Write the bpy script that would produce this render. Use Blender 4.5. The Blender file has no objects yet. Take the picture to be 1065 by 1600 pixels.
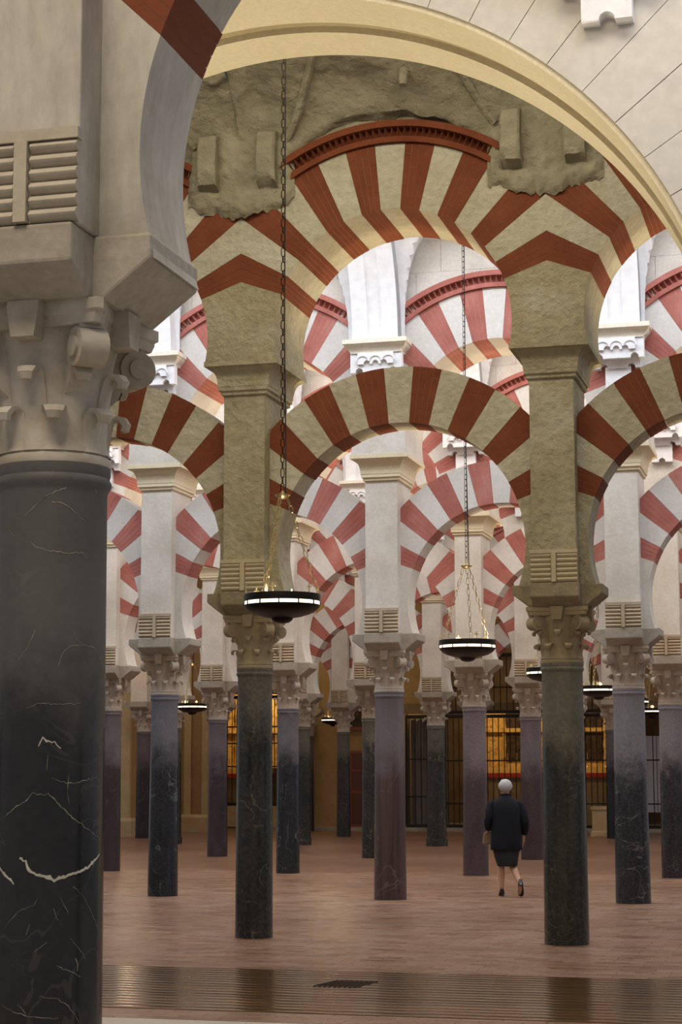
import bpy, math, random
from math import sin, cos, pi, radians, sqrt, atan2
from mathutils import Matrix, Vector, noise

random.seed(7)
sc = bpy.context.scene
COL = sc.collection

# ------------------------------------------------------------------ camera
cam_d = bpy.data.cameras.new('camera')
cam = bpy.data.objects.new('camera', cam_d)
COL.objects.link(cam)
sc.camera = cam
cam_d.sensor_fit = 'VERTICAL'
cam_d.sensor_height = 36.0
cam_d.lens = 2939.35 / 1600 * 36.0
cam_d.clip_end = 300
YAW, PITCH, EYE = 0.2595, 0.1379, 1.6974
cam.matrix_world = (Matrix.Translation((0, 0, EYE)) @ Matrix.Rotation(YAW, 4, 'Z')
                    @ Matrix.Rotation(pi / 2 + PITCH, 4, 'X') @ Matrix.Rotation(-0.002, 4, 'Z'))

# ------------------------------------------------------------------ world, light, exposure
w = bpy.data.worlds.new('world')
sc.world = w
w.use_nodes = True
w.node_tree.nodes['Background'].inputs[0].default_value = (0.95, 0.95, 1.0, 1)
w.node_tree.nodes['Background'].inputs[1].default_value = 0.30
sc.view_settings.view_transform = 'Standard'
sc.view_settings.look = 'None'
sc.view_settings.gamma = 1.0
sc.view_settings.use_curve_mapping = False
sc.view_settings.exposure = 0.16
sc.cycles.use_denoising = True
sc.cycles.max_bounces = 6
sc.cycles.diffuse_bounces = 4
sc.cycles.glossy_bounces = 3
sc.cycles.sample_clamp_indirect = 6.0


def area(name, loc, sx, sy, power, color, rot=(0, 0, 0)):
    d = bpy.data.lights.new(name, 'AREA')
    d.shape = 'RECTANGLE'
    d.size, d.size_y = sx, sy
    d.energy = power
    d.color = color
    o = bpy.data.objects.new(name, d)
    o.location = loc
    o.rotation_euler = rot
    COL.objects.link(o)
    return o


def point(name, loc, power, color, r=0.15):
    d = bpy.data.lights.new(name, 'POINT')
    d.energy = power
    d.color = color
    d.shadow_soft_size = r
    o = bpy.data.objects.new(name, d)
    o.location = loc
    COL.objects.link(o)
    return o


COOL = (0.87, 0.92, 1.0)
WARM = (1.0, 0.72, 0.40)
SOFT = (1.0, 0.94, 0.88)
# daylight through the skylight slots at the crown of every white vault
for (wy, p) in ((22.25, 980), (28.4, 950), (34.5, 640), (40.6, 480), (46.8, 220)):
    area('skylight_daylight', (-6.0, wy - .35, 9.95), 22, .8, p * .42, COOL if wy < 25 else SOFT, (radians(38), 0, 0))
    area('skylight_daylight', (-6.0, wy + .4, 9.95), 22, .7, p * .48, COOL if wy < 25 else SOFT, (radians(-10), 0, 0))
# added warm area light, unseen, for the unrestored nave behind the wide arch
area('nave_fill_light', (-4.2, 15.6, 9.3), 7, 0.8, 175, (1.0, 0.88, 0.66), (radians(18), 0, 0))
# daylight entering the near nave from the right-hand side
area('near_nave_daylight', (1.6, 9.6, 8.4), 3.0, 3.0, 120, (0.82, 0.87, 1.0), (0, radians(35), 0))
for (u_, du_) in ((-6.75, 28), (-0.80, -28)):      # added spots out of frame at the jambs, brightening the wide arch soffit
    d_ = bpy.data.lights.new('arch_soffit_fill', 'SPOT')
    d_.energy = 420
    d_.color = (1.0, .87, .62)
    d_.spot_size = radians(72)
    d_.spot_blend = .7
    d_.shadow_soft_size = .12
    o_ = bpy.data.objects.new('arch_soffit_fill', d_)
    o_.location = (u_, 12.75, 2.3)
    o_.rotation_euler = (0, radians(180 + du_), 0)
    COL.objects.link(o_)
area('near_nave_fill', (-2.6, 2.2, 8.8), 3.0, 2.0, 310, (1.0, 0.84, 0.62), (radians(30), 0, 0))  # added fill for the front of the nearest arcade, out of view
area('near_nave_wall_fill', (-1.5, 9.3, 9.5), 3.0, 1.5, 150, (1.0, 0.88, 0.70), (radians(35), 0, 0))  # added fill turned to the wide arch wall, with no fitting

# ------------------------------------------------------------------ materials


def new_mat(name):
    m = bpy.data.materials.new(name)
    m.use_nodes = True
    nt = m.node_tree
    nt.nodes.clear()
    out = nt.nodes.new('ShaderNodeOutputMaterial')
    bs = nt.nodes.new('ShaderNodeBsdfPrincipled')
    nt.links.new(bs.outputs[0], out.inputs[0])
    return m, nt, bs


class NT:
    """small helper for wiring nodes"""

    def __init__(s, nt):
        s.nt = nt
        g = nt.nodes.new('ShaderNodeNewGeometry')
        s.pos = g.outputs['Position']

    def map(s, scale=(1, 1, 1), loc=(0, 0, 0), rot=(0, 0, 0), src=None):
        n = s.nt.nodes.new('ShaderNodeMapping')
        n.inputs['Scale'].default_value = scale
        n.inputs['Location'].default_value = loc
        n.inputs['Rotation'].default_value = rot
        s.nt.links.new(src or s.pos, n.inputs['Vector'])
        return n.outputs[0]

    def noise(s, vec, scale, detail=4, rough=.55, dist=0):
        n = s.nt.nodes.new('ShaderNodeTexNoise')
        n.inputs['Scale'].default_value = scale
        n.inputs['Detail'].default_value = detail
        n.inputs['Roughness'].default_value = rough
        n.inputs['Distortion'].default_value = dist
        s.nt.links.new(vec, n.inputs['Vector'])
        return n.outputs['Fac']

    def math(s, op, a, b=None, c=None, clamp=False):
        n = s.nt.nodes.new('ShaderNodeMath')
        n.operation = op
        n.use_clamp = clamp
        for k, v in enumerate((a, b, c)):
            if v is None:
                continue
            if isinstance(v, (int, float)):
                n.inputs[k].default_value = v
            else:
                s.nt.links.new(v, n.inputs[k])
        return n.outputs[0]

    def ramp(s, fac, stops):
        n = s.nt.nodes.new('ShaderNodeValToRGB')
        el = n.color_ramp.elements
        while len(el) < len(stops):
            el.new(0.5)
        for e, (p, c) in zip(el, stops):
            e.position = p
            e.color = (*c, 1) if len(c) == 3 else c
        s.nt.links.new(fac, n.inputs[0])
        return n.outputs[0]

    def rng(s, fac, a, b, c=0., d=1., smooth=False):
        n = s.nt.nodes.new('ShaderNodeMapRange')
        if smooth:
            n.interpolation_type = 'SMOOTHSTEP'
        n.inputs[1].default_value = a
        n.inputs[2].default_value = b
        n.inputs[3].default_value = c
        n.inputs[4].default_value = d
        s.nt.links.new(fac, n.inputs[0])
        return n.outputs[0]

    def mix(s, fac, a, b, mode='MIX'):
        n = s.nt.nodes.new('ShaderNodeMix')
        n.data_type = 'RGBA'
        n.blend_type = mode
        for k, v in ((0, fac), (6, a), (7, b)):
            if isinstance(v, (int, float)):
                n.inputs[k].default_value = v
            elif isinstance(v, tuple):
                n.inputs[k].default_value = (*v, 1)
            else:
                s.nt.links.new(v, n.inputs[k])
        return n.outputs[2]

    def bump(s, h, bs, strength, dist=0.02):
        n = s.nt.nodes.new('ShaderNodeBump')
        n.inputs['Strength'].default_value = strength
        n.inputs['Distance'].default_value = dist
        s.nt.links.new(h, n.inputs['Height'])
        s.nt.links.new(n.outputs[0], bs.inputs['Normal'])


def plaster(name, c1, c2, c3=None, rough=.85, bump=.4, bs_scale=22, dist=.012, scale=1.6, spec=.25, stretch=(1, 1, 1), wear=.14):
    m, nt, bs = new_mat(name)
    t = NT(nt)
    v = t.map(stretch)
    n = t.noise(v, scale, 6, .6)
    st = [(.32, c1), (.68, c2)]
    if c3:
        st = [(.28, c1), (.55, c2), (.74, c3)]
    colr = t.ramp(n, st)
    n2 = t.noise(v, bs_scale, 8, .62)
    sp = t.rng(n2, .35, .70, 0, 1)
    colr = t.mix(1.0, colr, t.mix(sp, (1 - wear, 1 - wear, 1 - wear), (1, 1, 1)), 'MULTIPLY')
    if wear > .18:
        n4 = t.noise(t.map((1, 1, 2.2)), 1.1, 7, .68, .5)
        st4 = t.rng(n4, .50, .70, 0, .38)
        colr = t.mix(st4, colr, t.mix(1.0, colr, (.62, .58, .50), 'MULTIPLY'))
    nt.links.new(colr, bs.inputs['Base Color'])
    bs.inputs['Roughness'].default_value = rough
    bs.inputs['Specular IOR Level'].default_value = spec
    t.bump(n2, bs, bump, dist)
    return m


def plain(name, c, rough=.6, metal=0., emit=None, es=0., spec=.5):
    m, nt, bs = new_mat(name)
    bs.inputs['Base Color'].default_value = (*c, 1)
    bs.inputs['Roughness'].default_value = rough
    bs.inputs['Metallic'].default_value = metal
    bs.inputs['Specular IOR Level'].default_value = spec
    if emit:
        bs.inputs['Emission Color'].default_value = (*emit, 1)
        bs.inputs['Emission Strength'].default_value = es
    t = NT(nt)
    n = t.noise(t.pos, 30, 3)
    t.bump(n, bs, .08, .004)
    return m


def shaft_mat(name, dark, mid, top, zt, vein=.0, vcol=(.5, .48, .42), seed=0., grain=60., vscale=1.6, speck=.25, streak=(3, 3, .6), rlow=.22):
    """marble shaft: handled and polished below, dusty and matt above"""
    m, nt, bs = new_mat(name)
    t = NT(nt)
    v = t.map((1, 1, 1), (seed, seed * .7, seed * 1.3))
    vs = t.map(streak, (seed, seed * .3, seed))
    n1 = t.noise(vs, 1.5, 7, .62, .4)
    n2 = t.noise(v, grain, 4, .6)
    base = t.ramp(n1, [(.35, dark), (.66, mid)])
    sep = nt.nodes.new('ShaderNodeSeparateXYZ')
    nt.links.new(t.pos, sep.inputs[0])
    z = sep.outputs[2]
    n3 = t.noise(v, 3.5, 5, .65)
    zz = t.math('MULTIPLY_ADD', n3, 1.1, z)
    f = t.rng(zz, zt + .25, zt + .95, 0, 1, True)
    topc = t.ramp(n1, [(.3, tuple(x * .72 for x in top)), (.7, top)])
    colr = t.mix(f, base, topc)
    g = t.rng(n2, .42, .7, 0, 1)
    spf = t.math('MULTIPLY', t.math('MULTIPLY', g, speck), t.rng(f, 0, 1, .28, 1.))
    colr = t.mix(spf, colr, tuple(min(1, x * 1.5 + .02) for x in top))
    # thin pale veins: the zero line of a distorted noise
    nv = t.noise(v, vscale, 3, .5, 1.2)
    line = t.math('ABSOLUTE', t.math('SUBTRACT', nv, .5))
    n5 = t.noise(v, 1.1, 2)
    wdt = t.rng(n5, .45, .7, .0, .014)
    msk = t.math('LESS_THAN', line, wdt)
    nv2 = t.noise(t.map((1, 1, 1), (seed + 9, 4, 2)), vscale * 3.1, 4, .6, 1.6)
    line2 = t.math('ABSOLUTE', t.math('SUBTRACT', nv2, .5))
    wd2 = t.rng(n3, .5, .72, .0, .012)
    msk2 = t.math('MULTIPLY', t.math('LESS_THAN', line2, wd2), .55)
    mk = t.math('MULTIPLY', t.math('MAXIMUM', msk, msk2), vein)
    colr = t.mix(mk, colr, vcol)
    nt.links.new(colr, bs.inputs['Base Color'])
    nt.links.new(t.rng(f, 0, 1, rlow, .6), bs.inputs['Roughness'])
    bs.inputs['Specular IOR Level'].default_value = .35
    t.bump(n2, bs, .10, .004)
    return m


M = {}
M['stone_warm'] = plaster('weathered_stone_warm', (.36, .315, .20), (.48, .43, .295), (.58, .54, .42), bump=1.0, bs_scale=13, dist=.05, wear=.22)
M['stone_pale'] = plaster('limewashed_stone_pale', (.56, .51, .44), (.68, .64, .58), (.74, .71, .66), bump=.28, bs_scale=24)
M['stone_near'] = plaster('limewashed_stone_near', (.40, .37, .31), (.50, .47, .42), (.60, .56, .49), bump=.5, bs_scale=18, dist=.012, wear=.2, stretch=(1, 1, .35), scale=3)
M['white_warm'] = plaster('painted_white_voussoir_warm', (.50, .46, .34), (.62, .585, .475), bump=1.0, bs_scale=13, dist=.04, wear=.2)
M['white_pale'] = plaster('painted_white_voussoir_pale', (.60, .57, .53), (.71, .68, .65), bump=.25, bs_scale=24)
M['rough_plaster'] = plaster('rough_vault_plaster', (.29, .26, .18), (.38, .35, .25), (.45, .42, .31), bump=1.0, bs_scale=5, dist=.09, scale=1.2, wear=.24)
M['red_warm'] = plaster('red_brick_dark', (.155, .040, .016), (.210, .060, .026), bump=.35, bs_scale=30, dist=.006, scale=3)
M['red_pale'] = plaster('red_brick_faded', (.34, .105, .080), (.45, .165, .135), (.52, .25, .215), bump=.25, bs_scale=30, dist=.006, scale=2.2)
M['mortar'] = plaster('pale_mortar', (.34, .21, .15), (.42, .29, .21), bump=.2)
M['mortar_pale'] = plaster('pale_mortar_light', (.60, .42, .38), (.70, .52, .48), bump=.2)
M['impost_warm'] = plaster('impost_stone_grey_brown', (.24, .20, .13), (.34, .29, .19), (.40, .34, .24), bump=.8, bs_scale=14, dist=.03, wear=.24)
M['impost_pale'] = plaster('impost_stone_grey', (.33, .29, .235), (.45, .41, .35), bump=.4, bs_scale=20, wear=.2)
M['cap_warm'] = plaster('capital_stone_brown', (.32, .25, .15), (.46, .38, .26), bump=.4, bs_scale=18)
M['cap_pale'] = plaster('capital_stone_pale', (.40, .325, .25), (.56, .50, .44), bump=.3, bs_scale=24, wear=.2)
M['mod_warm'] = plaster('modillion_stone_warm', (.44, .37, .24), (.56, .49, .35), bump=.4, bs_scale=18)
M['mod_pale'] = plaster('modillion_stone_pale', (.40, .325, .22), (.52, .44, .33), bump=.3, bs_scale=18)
M['mod_near'] = plaster('modillion_stone_near', (.42, .37, .29), (.54, .49, .40), bump=.4, bs_scale=14)
M['white_vault'] = plaster('white_vault_plaster', (.80, .80, .82), (.84, .84, .86), bump=.08, bs_scale=8)
M['cream'] = plaster('cream_limestone', (.70, .61, .42), (.78, .69, .50), bump=.15, bs_scale=30, scale=.8)
M['cream_dark'] = plaster('cream_limestone_groove', (.42, .34, .20), (.50, .42, .26), bump=.3, bs_scale=60)
M['wall_grey'] = plaster('plastered_ashlar_grey', (.56, .51, .45), (.64, .60, .54), (.60, .55, .48), bump=.06, bs_scale=10, scale=.9)
M['ochre'] = plaster('ochre_wall_plaster', (.34, .225, .10), (.42, .29, .15), bump=.1, bs_scale=12)
M['ochre_light'] = plaster('ochre_pilaster_stone', (.52, .38, .20), (.60, .47, .27), bump=.1, bs_scale=12)
M['black_iron'] = plain('black_iron', (.015, .014, .013), .45, .4)
M['bronze'] = plain('dark_bronze', (.012, .009, .007), .4, .6)
M['brass'] = plain('brass', (.62, .50, .26), .3, .9)
M['chain'] = plain('chain_iron', (.045, .036, .025), .35, .9)
M['chain_bright'] = plain('chain_brass', (.42, .34, .19), .3, .9)
M['cable'] = plain('black_cable', (.01, .01, .01), .6)
M['lamp_glow'] = plain('lamp_glass_lit', (.9, .8, .6), .4, 0, (1.0, .86, .58), 2.2)
M['wood_dark'] = plain('dark_red_wood', (.09, .025, .012), .5)
M['frame_red'] = plain('red_picture_frame', (.22, .055, .02), .5)
M['canvas'] = plaster('dark_painting', (.02, .015, .012), (.09, .06, .04), scale=6)
M['gold'] = plaster('gilded_carving', (.30, .16, .03), (.75, .50, .14), (.08, .04, .015), rough=.35, scale=5, bump=.8, bs_scale=12, spec=.6)
M['altar_cloth'] = plain('yellow_altar_cloth', (.75, .48, .12), .8)
M['red_cloth'] = plain('red_altar_cloth', (.35, .03, .02), .8)
M['curtain'] = plaster('grey_curtain', (.22, .22, .23), (.34, .33, .33), scale=2, stretch=(6, 6, .5))
M['chapel'] = plaster('dark_chapel_plaster', (.20, .14, .08), (.28, .21, .12))
M['pale_panel'] = plain('pale_painted_panel', (.55, .55, .62), .7)
M['hair'] = plaster('grey_hair', (.42, .42, .46), (.62, .62, .66), scale=30, stretch=(3, 3, .6), bump=.6, bs_scale=60)
M['skin'] = plain('skin', (.50, .29, .19), .55)
M['navy'] = plaster('dark_navy_wool', (.006, .007, .012), (.011, .013, .021), bump=.3, bs_scale=60)
M['black_cloth'] = plain('black_skirt_cloth', (.009, .009, .013), .85)
M['shoe'] = plain('black_leather', (.012, .010, .012), .35)
M['slab'] = plaster('pale_stone_slab', (.55, .50, .42), (.64, .59, .50), rough=.4, bump=.1)
M['grille'] = plain('cast_iron_grille', (.05, .035, .02), .5, .5)
M['grout'] = plain('floor_grout', (.08, .055, .04), .45)
M['bag'] = plain('tan_leather', (.22, .14, .08), .6)

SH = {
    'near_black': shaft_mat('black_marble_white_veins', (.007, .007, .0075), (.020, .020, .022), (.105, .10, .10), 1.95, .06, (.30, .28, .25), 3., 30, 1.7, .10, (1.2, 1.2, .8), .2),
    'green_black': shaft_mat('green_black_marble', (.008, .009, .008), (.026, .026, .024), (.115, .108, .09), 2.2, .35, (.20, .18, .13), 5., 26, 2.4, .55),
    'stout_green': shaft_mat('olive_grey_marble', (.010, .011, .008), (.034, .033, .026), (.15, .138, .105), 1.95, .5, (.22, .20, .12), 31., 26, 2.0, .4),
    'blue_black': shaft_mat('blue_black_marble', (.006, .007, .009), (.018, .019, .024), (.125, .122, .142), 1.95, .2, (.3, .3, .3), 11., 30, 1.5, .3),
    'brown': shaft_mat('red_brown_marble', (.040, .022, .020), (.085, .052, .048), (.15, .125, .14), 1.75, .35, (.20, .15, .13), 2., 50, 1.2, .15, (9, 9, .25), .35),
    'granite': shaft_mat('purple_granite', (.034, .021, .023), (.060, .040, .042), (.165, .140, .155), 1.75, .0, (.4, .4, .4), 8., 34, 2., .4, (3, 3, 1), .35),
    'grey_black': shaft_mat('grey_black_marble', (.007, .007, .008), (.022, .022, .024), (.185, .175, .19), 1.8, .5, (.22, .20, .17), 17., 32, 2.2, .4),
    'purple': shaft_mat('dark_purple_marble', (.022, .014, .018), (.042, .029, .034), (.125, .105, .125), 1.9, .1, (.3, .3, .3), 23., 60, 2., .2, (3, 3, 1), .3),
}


def tile_mat(name, attr):
    m, nt, bs = new_mat(name)
    t = NT(nt)
    if attr:
        a = nt.nodes.new('ShaderNodeAttribute')
        a.attribute_name = 'tint'
        fac = a.outputs['Fac']
    else:
        a = nt.nodes.new('ShaderNodeObjectInfo')
        fac = a.outputs['Random']
    c = t.ramp(fac, [(0, (.17, .082, .046)), (.35, (.23, .120, .070)), (.7, (.29, .165, .105)), (1, (.27, .18, .135))])
    n = t.noise(t.map((1, 1, 1)), 5, 6, .6)
    c = t.mix(t.rng(n, .35, .7, 0, .45), c, (.31, .215, .165))
    nt.links.new(c, bs.inputs['Base Color'])
    n2 = t.noise(t.map((.5, 2.2, 1)), 2.2, 4)
    nt.links.new(t.rng(n2, .3, .7, .24, .40), bs.inputs['Roughness'])
    bs.inputs['Specular IOR Level'].default_value = .5
    nb = t.noise(t.pos, 9, 5)
    t.bump(nb, bs, .22, .006)
    return m


M['tile'] = tile_mat('terracotta_tile', False)
M['tile_attr'] = tile_mat('terracotta_tile_field', True)


def far_floor():
    m, nt, bs = new_mat('terracotta_far_floor')
    t = NT(nt)
    b = nt.nodes.new('ShaderNodeTexBrick')
    b.inputs['Color1'].default_value = (.19, .10, .06, 1)
    b.inputs['Color2'].default_value = (.28, .16, .105, 1)
    b.inputs['Mortar'].default_value = (.09, .055, .04, 1)
    b.inputs['Scale'].default_value = 1
    b.inputs['Brick Width'].default_value = .3
    b.inputs['Row Height'].default_value = .15
    b.inputs['Mortar Size'].default_value = .004
    nt.links.new(t.pos, b.inputs['Vector'])
    nt.links.new(b.outputs[0], bs.inputs['Base Color'])
    bs.inputs['Roughness'].default_value = .32
    return m


M['far_floor'] = far_floor()


def plank_mat():
    m, nt, bs = new_mat('varnished_plank')
    t = NT(nt)
    n = t.noise(t.map((.6, 14, 1)), 2.0, 6, .6)
    oi = nt.nodes.new('ShaderNodeObjectInfo')
    c = t.ramp(n, [(.3, (.060, .030, .010)), (.7, (.14, .075, .026))])
    c = t.mix(1.0, c, t.ramp(oi.outputs['Random'], [(0, (.75, .75, .75)), (1, (1.15, 1.1, 1.0))]), 'MULTIPLY')
    nt.links.new(c, bs.inputs['Base Color'])
    bs.inputs['Roughness'].default_value = .15
    bs.inputs['Specular IOR Level'].default_value = .5
    bs.inputs['Specular Tint'].default_value = (1.0, .86, .62, 1)  # gold of the lit soffits put into the tint of the reflections
    return m


M['plank'] = plank_mat()

# ------------------------------------------------------------------ mesh builder


class MB:
    def __init__(s):
        s.v = []
        s.f = []

    def add(s, vs, fs):
        b = len(s.v)
        s.v += [tuple(p) for p in vs]
        s.f += [tuple(i + b for i in f) for f in fs]
        return s

    def box(s, x0, x1, y0, y1, z0, z1):
        return s.loft([(x0, x1, y0, y1, z0), (x0, x1, y0, y1, z1)])

    def loft(s, R):
        """stack of axis-aligned rectangles (x0,x1,y0,y1,z)"""
        vs, fs = [], []
        for (x0, x1, y0, y1, z) in R:
            vs += [(x0, y0, z), (x1, y0, z), (x1, y1, z), (x0, y1, z)]
        n = len(R)
        for k in range(n - 1):
            a = 4 * k
            for j in range(4):
                fs.append((a + j, a + (j + 1) % 4, a + 4 + (j + 1) % 4, a + 4 + j))
        fs.append((3, 2, 1, 0))
        e = 4 * (n - 1)
        fs.append((e, e + 1, e + 2, e + 3))
        return s.add(vs, fs)

    def prism(s, poly, y0, y1):
        """poly: (x,z) seen from -y, counter-clockwise"""
        n = len(poly)
        vs = [(x, y0, z) for x, z in poly] + [(x, y1, z) for x, z in poly]
        fs = [tuple(range(n)), tuple(range(2 * n - 1, n - 1, -1))]
        for i in range(n):
            j = (i + 1) % n
            fs.append((j, i, n + i, n + j))
        return s.add(vs, fs)

    def prismx(s, poly, x0, x1):
        """poly: (y,z), extruded along x"""
        n = len(poly)
        vs = [(x0, y, z) for y, z in poly] + [(x1, y, z) for y, z in poly]
        fs = [tuple(range(n))[::-1], tuple(range(n, 2 * n))]
        for i in range(n):
            j = (i + 1) % n
            fs.append((i, j, n + j, n + i))
        return s.add(vs, fs)

    def lathe(s, prof, seg=32, cx=0, cy=0, cap=True):
        vs, fs = [], []
        for r, z in prof:
            for k in range(seg):
                a = 2 * pi * k / seg
                vs.append((cx + r * cos(a), cy + r * sin(a), z))
        for i in range(len(prof) - 1):
            for k in range(seg):
                k2 = (k + 1) % seg
                fs.append((i * seg + k, i * seg + k2, (i + 1) * seg + k2, (i + 1) * seg + k))
        if cap:
            fs.append(tuple(range(seg))[::-1])
            e = (len(prof) - 1) * seg
            fs.append(tuple(range(e, e + seg)))
        return s.add(vs, fs)

    def tube(s, pts, rad, seg=8, closed=False):
        pts = [Vector(p) for p in pts]
        n = len(pts)
        if not isinstance(rad, (list, tuple)):
            rad = [rad] * n
        vs, fs = [], []
        up = Vector((0, 0, 1))
        for i, p in enumerate(pts):
            if closed:
                d = pts[(i + 1) % n] - pts[i - 1]
            else:
                d = pts[min(i + 1, n - 1)] - pts[max(i - 1, 0)]
            d.normalize()
            a = d.cross(up)
            if a.length < .05:
                a = d.cross(Vector((0, 1, 0)))
            a.normalize()
            b = d.cross(a)
            for k in range(seg):
                t = 2 * pi * k / seg
                vs.append(p + (a * cos(t) + b * sin(t)) * rad[i])
        m = n if closed else n - 1
        for i in range(m):
            i2 = (i + 1) % n
            for k in range(seg):
                k2 = (k + 1) % seg
                fs.append((i * seg + k, i * seg + k2, i2 * seg + k2, i2 * seg + k))
        if not closed:
            fs.append(tuple(range(seg))[::-1])
            fs.append(tuple(range((n - 1) * seg, n * seg)))
        return s.add(vs, fs)

    def sphere(s, c, r, seg=12, rings=8, sc=(1, 1, 1)):
        prof = []
        for i in range(rings + 1):
            a = -pi / 2 + pi * i / rings
            prof.append((max(1e-4, r * cos(a)), r * sin(a)))
        b = len(s.v)
        s.lathe(prof, seg)
        for i in range(b, len(s.v)):
            x, y, z = s.v[i]
            s.v[i] = (c[0] + x * sc[0], c[1] + y * sc[1], c[2] + z * sc[2])
        return s

    def xform(s, m, start=0):
        for i in range(start, len(s.v)):
            s.v[i] = tuple(m @ Vector(s.v[i]))
        return s

    def mesh(s, name, mat, smooth=False, bevel=0):
        me = bpy.data.meshes.new(name)
        me.from_pydata(s.v, [], s.f)
        if mat is not None:
            me.materials.append(mat)
        if smooth:
            me.polygons.foreach_set('use_smooth', [True] * len(me.polygons))
            me.set_sharp_from_angle(angle=radians(38))
        me.update()
        return me


def obj(name, me, parent=None, loc=(0, 0, 0), rz=0, scale=None):
    o = bpy.data.objects.new(name, me)
    COL.objects.link(o)
    o.location = loc
    o.rotation_euler = (0, 0, rz)
    if scale:
        o.scale = scale
    if parent:
        o.parent = parent
    return o


def thing(name, label, cat, loc=(0, 0, 0), rz=0, group=None, scale=None):
    o = obj(name, None, None, loc, rz, scale)
    o['label'] = label
    o['category'] = cat
    if group:
        o['group'] = group
    return o


def tag(o, label=None, cat=None, group=None, kind=None):
    for k, v in (('label', label), ('category', cat), ('group', group), ('kind', kind)):
        if v:
            o[k] = v
    return o


def struct(name, me, loc=(0, 0, 0), label=None, cat=None):
    o = obj(name, me, None, loc)
    o['kind'] = 'structure'
    if label:
        o['label'] = label
    if cat:
        o['category'] = cat
    return o


def bevel(o, wdt=.01, seg=2):
    b = o.modifiers.new('bevel', 'BEVEL')
    b.width = wdt
    b.segments = seg
    b.limit_method = 'ANGLE'
    b.angle_limit = radians(40)
    return o


# ------------------------------------------------------------------ the arcade grid
S = 3.28
U0 = -2.76
ROWW = {'A': 6.30, 'B': 19.17, 'C': 25.32, 'D': 31.50, 'E': 37.45, 'F': 43.80, 'G': 49.75}
ROWU = {
    'A': [U0 - S, U0 + .003, U0 + S],
    'B': [U0 + S * i for i in (-2, -1, 0, 1)],
    'C': [U0 + S * i for i in (-3, -2, -1, 0, 1)],
    'D': [U0 + S * i for i in (-3, -2, -1, 0, 1)],
    'E': [U0 + S * i for i in (-4, -3, -2, -1, 0)],
    'F': [U0 + S * i for i in (-5, -4, -3, -2, -1, 0)],
    'G': [-18.05, -16.30 - .2, -13.15, -9.40, -5.85, -2.40],
}
ROWU['G'] = [-16.75, -13.15, -9.50, -5.85, -2.40]
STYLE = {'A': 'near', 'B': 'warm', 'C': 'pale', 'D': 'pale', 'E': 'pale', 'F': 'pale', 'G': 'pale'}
ORD = {'A': 'nearest', 'B': 'second', 'C': 'third', 'D': 'fourth', 'E': 'fifth', 'F': 'sixth', 'G': 'seventh and last'}
NUM = ['first', 'second', 'third', 'fourth', 'fifth', 'sixth']

ZI, ZP, ZC0, ZC1 = 3.36, 3.59, 5.68, 6.04        # impost bottom, pier bottom, cornice bottom / top
LC, LRI, LRE, LY = 4.02, 1.32, 1.92, .23         # lower arch: centre height, radii, half thickness
UC, URI, URE, UY = 6.29, 1.27, 1.98, .56         # upper arch
HS = S / 2
PX, PY = .228, .42                                # pier half width / half depth
J = [radians(a) for a in (-70, -61, -51.6, -42.2, -32.5, -23.3, -14, -4.8, 4.8, 14, 23.3, 32.5, 42.2, 51.6, 61, 70)]


def rout(a, Re, L):
    sa = abs(sin(a))
    return min(Re, L / sa) if sa > 1e-6 else Re


def joint(a, ri, C, r):
    """point at distance r - ri along the joint that leaves the intrados at angle a (lower joints of the near arch are steeper)"""
    d = a
    if SKEW and abs(a) > .74:
        d = math.copysign(.74 + (abs(a) - .74) * .12, a)
    return d, (ri * sin(a) + (r - ri) * sin(d), C + ri * cos(a) + (r - ri) * cos(d))


def reach(a, ri, ro, L):
    """largest r along the joint at angle a before it meets |x| = L"""
    d = joint(a, ri, 0, ri)[0]
    if abs(sin(d)) < 1e-6:
        return ro
    return min(ro, ri + max(0.001, (L - ri * abs(sin(a))) / abs(sin(d))))


SKEW = False


def sector(a0, a1, ri, ro, C, L, n=4, shrink=0.):
    """ring sector clipped at |x|=L; angles from the vertical, x = r sin a"""
    lo = []
    up = []
    g0 = a0 + shrink / ri
    g1 = a1 - shrink / ri
    for k in range(n + 1):
        a = g0 + (g1 - g0) * k / n
        lo.append((ri * sin(a), C + ri * cos(a)))
    h0 = a0 + shrink / ro
    h1 = a1 - shrink / ro
    an = [h0 + (h1 - h0) * k / n for k in range(n + 1)]
    if not SKEW:
        ca = math.asin(min(1, L / ro))
        for s in (-1, 1):
            if h0 < s * ca < h1:
                an.append(s * ca)
    for a in sorted(an):
        up.append(joint(a, ri, C, reach(a, ri, ro, L))[1])
    poly = lo + up[::-1]
    # lo goes left->right, up reversed goes right->left : counter-clockwise seen from -y
    return poly


_cache = {}


def near_geometry(on):
    """the nearest arcade has a slightly tighter horseshoe and a slimmer pier"""
    global LC, LRI, LRE, PX, SKEW
    SKEW = on
    LC, LRI, LRE, PX = (3.90, 1.235, 1.84, .20) if on else (4.02, 1.32, 1.92, .228)


def cached(key, fn):
    if key not in _cache:
        near = 'near' in key
        if near:
            near_geometry(True)
        _cache[key] = fn()
        if near:
            near_geometry(False)
    return _cache[key]


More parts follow.
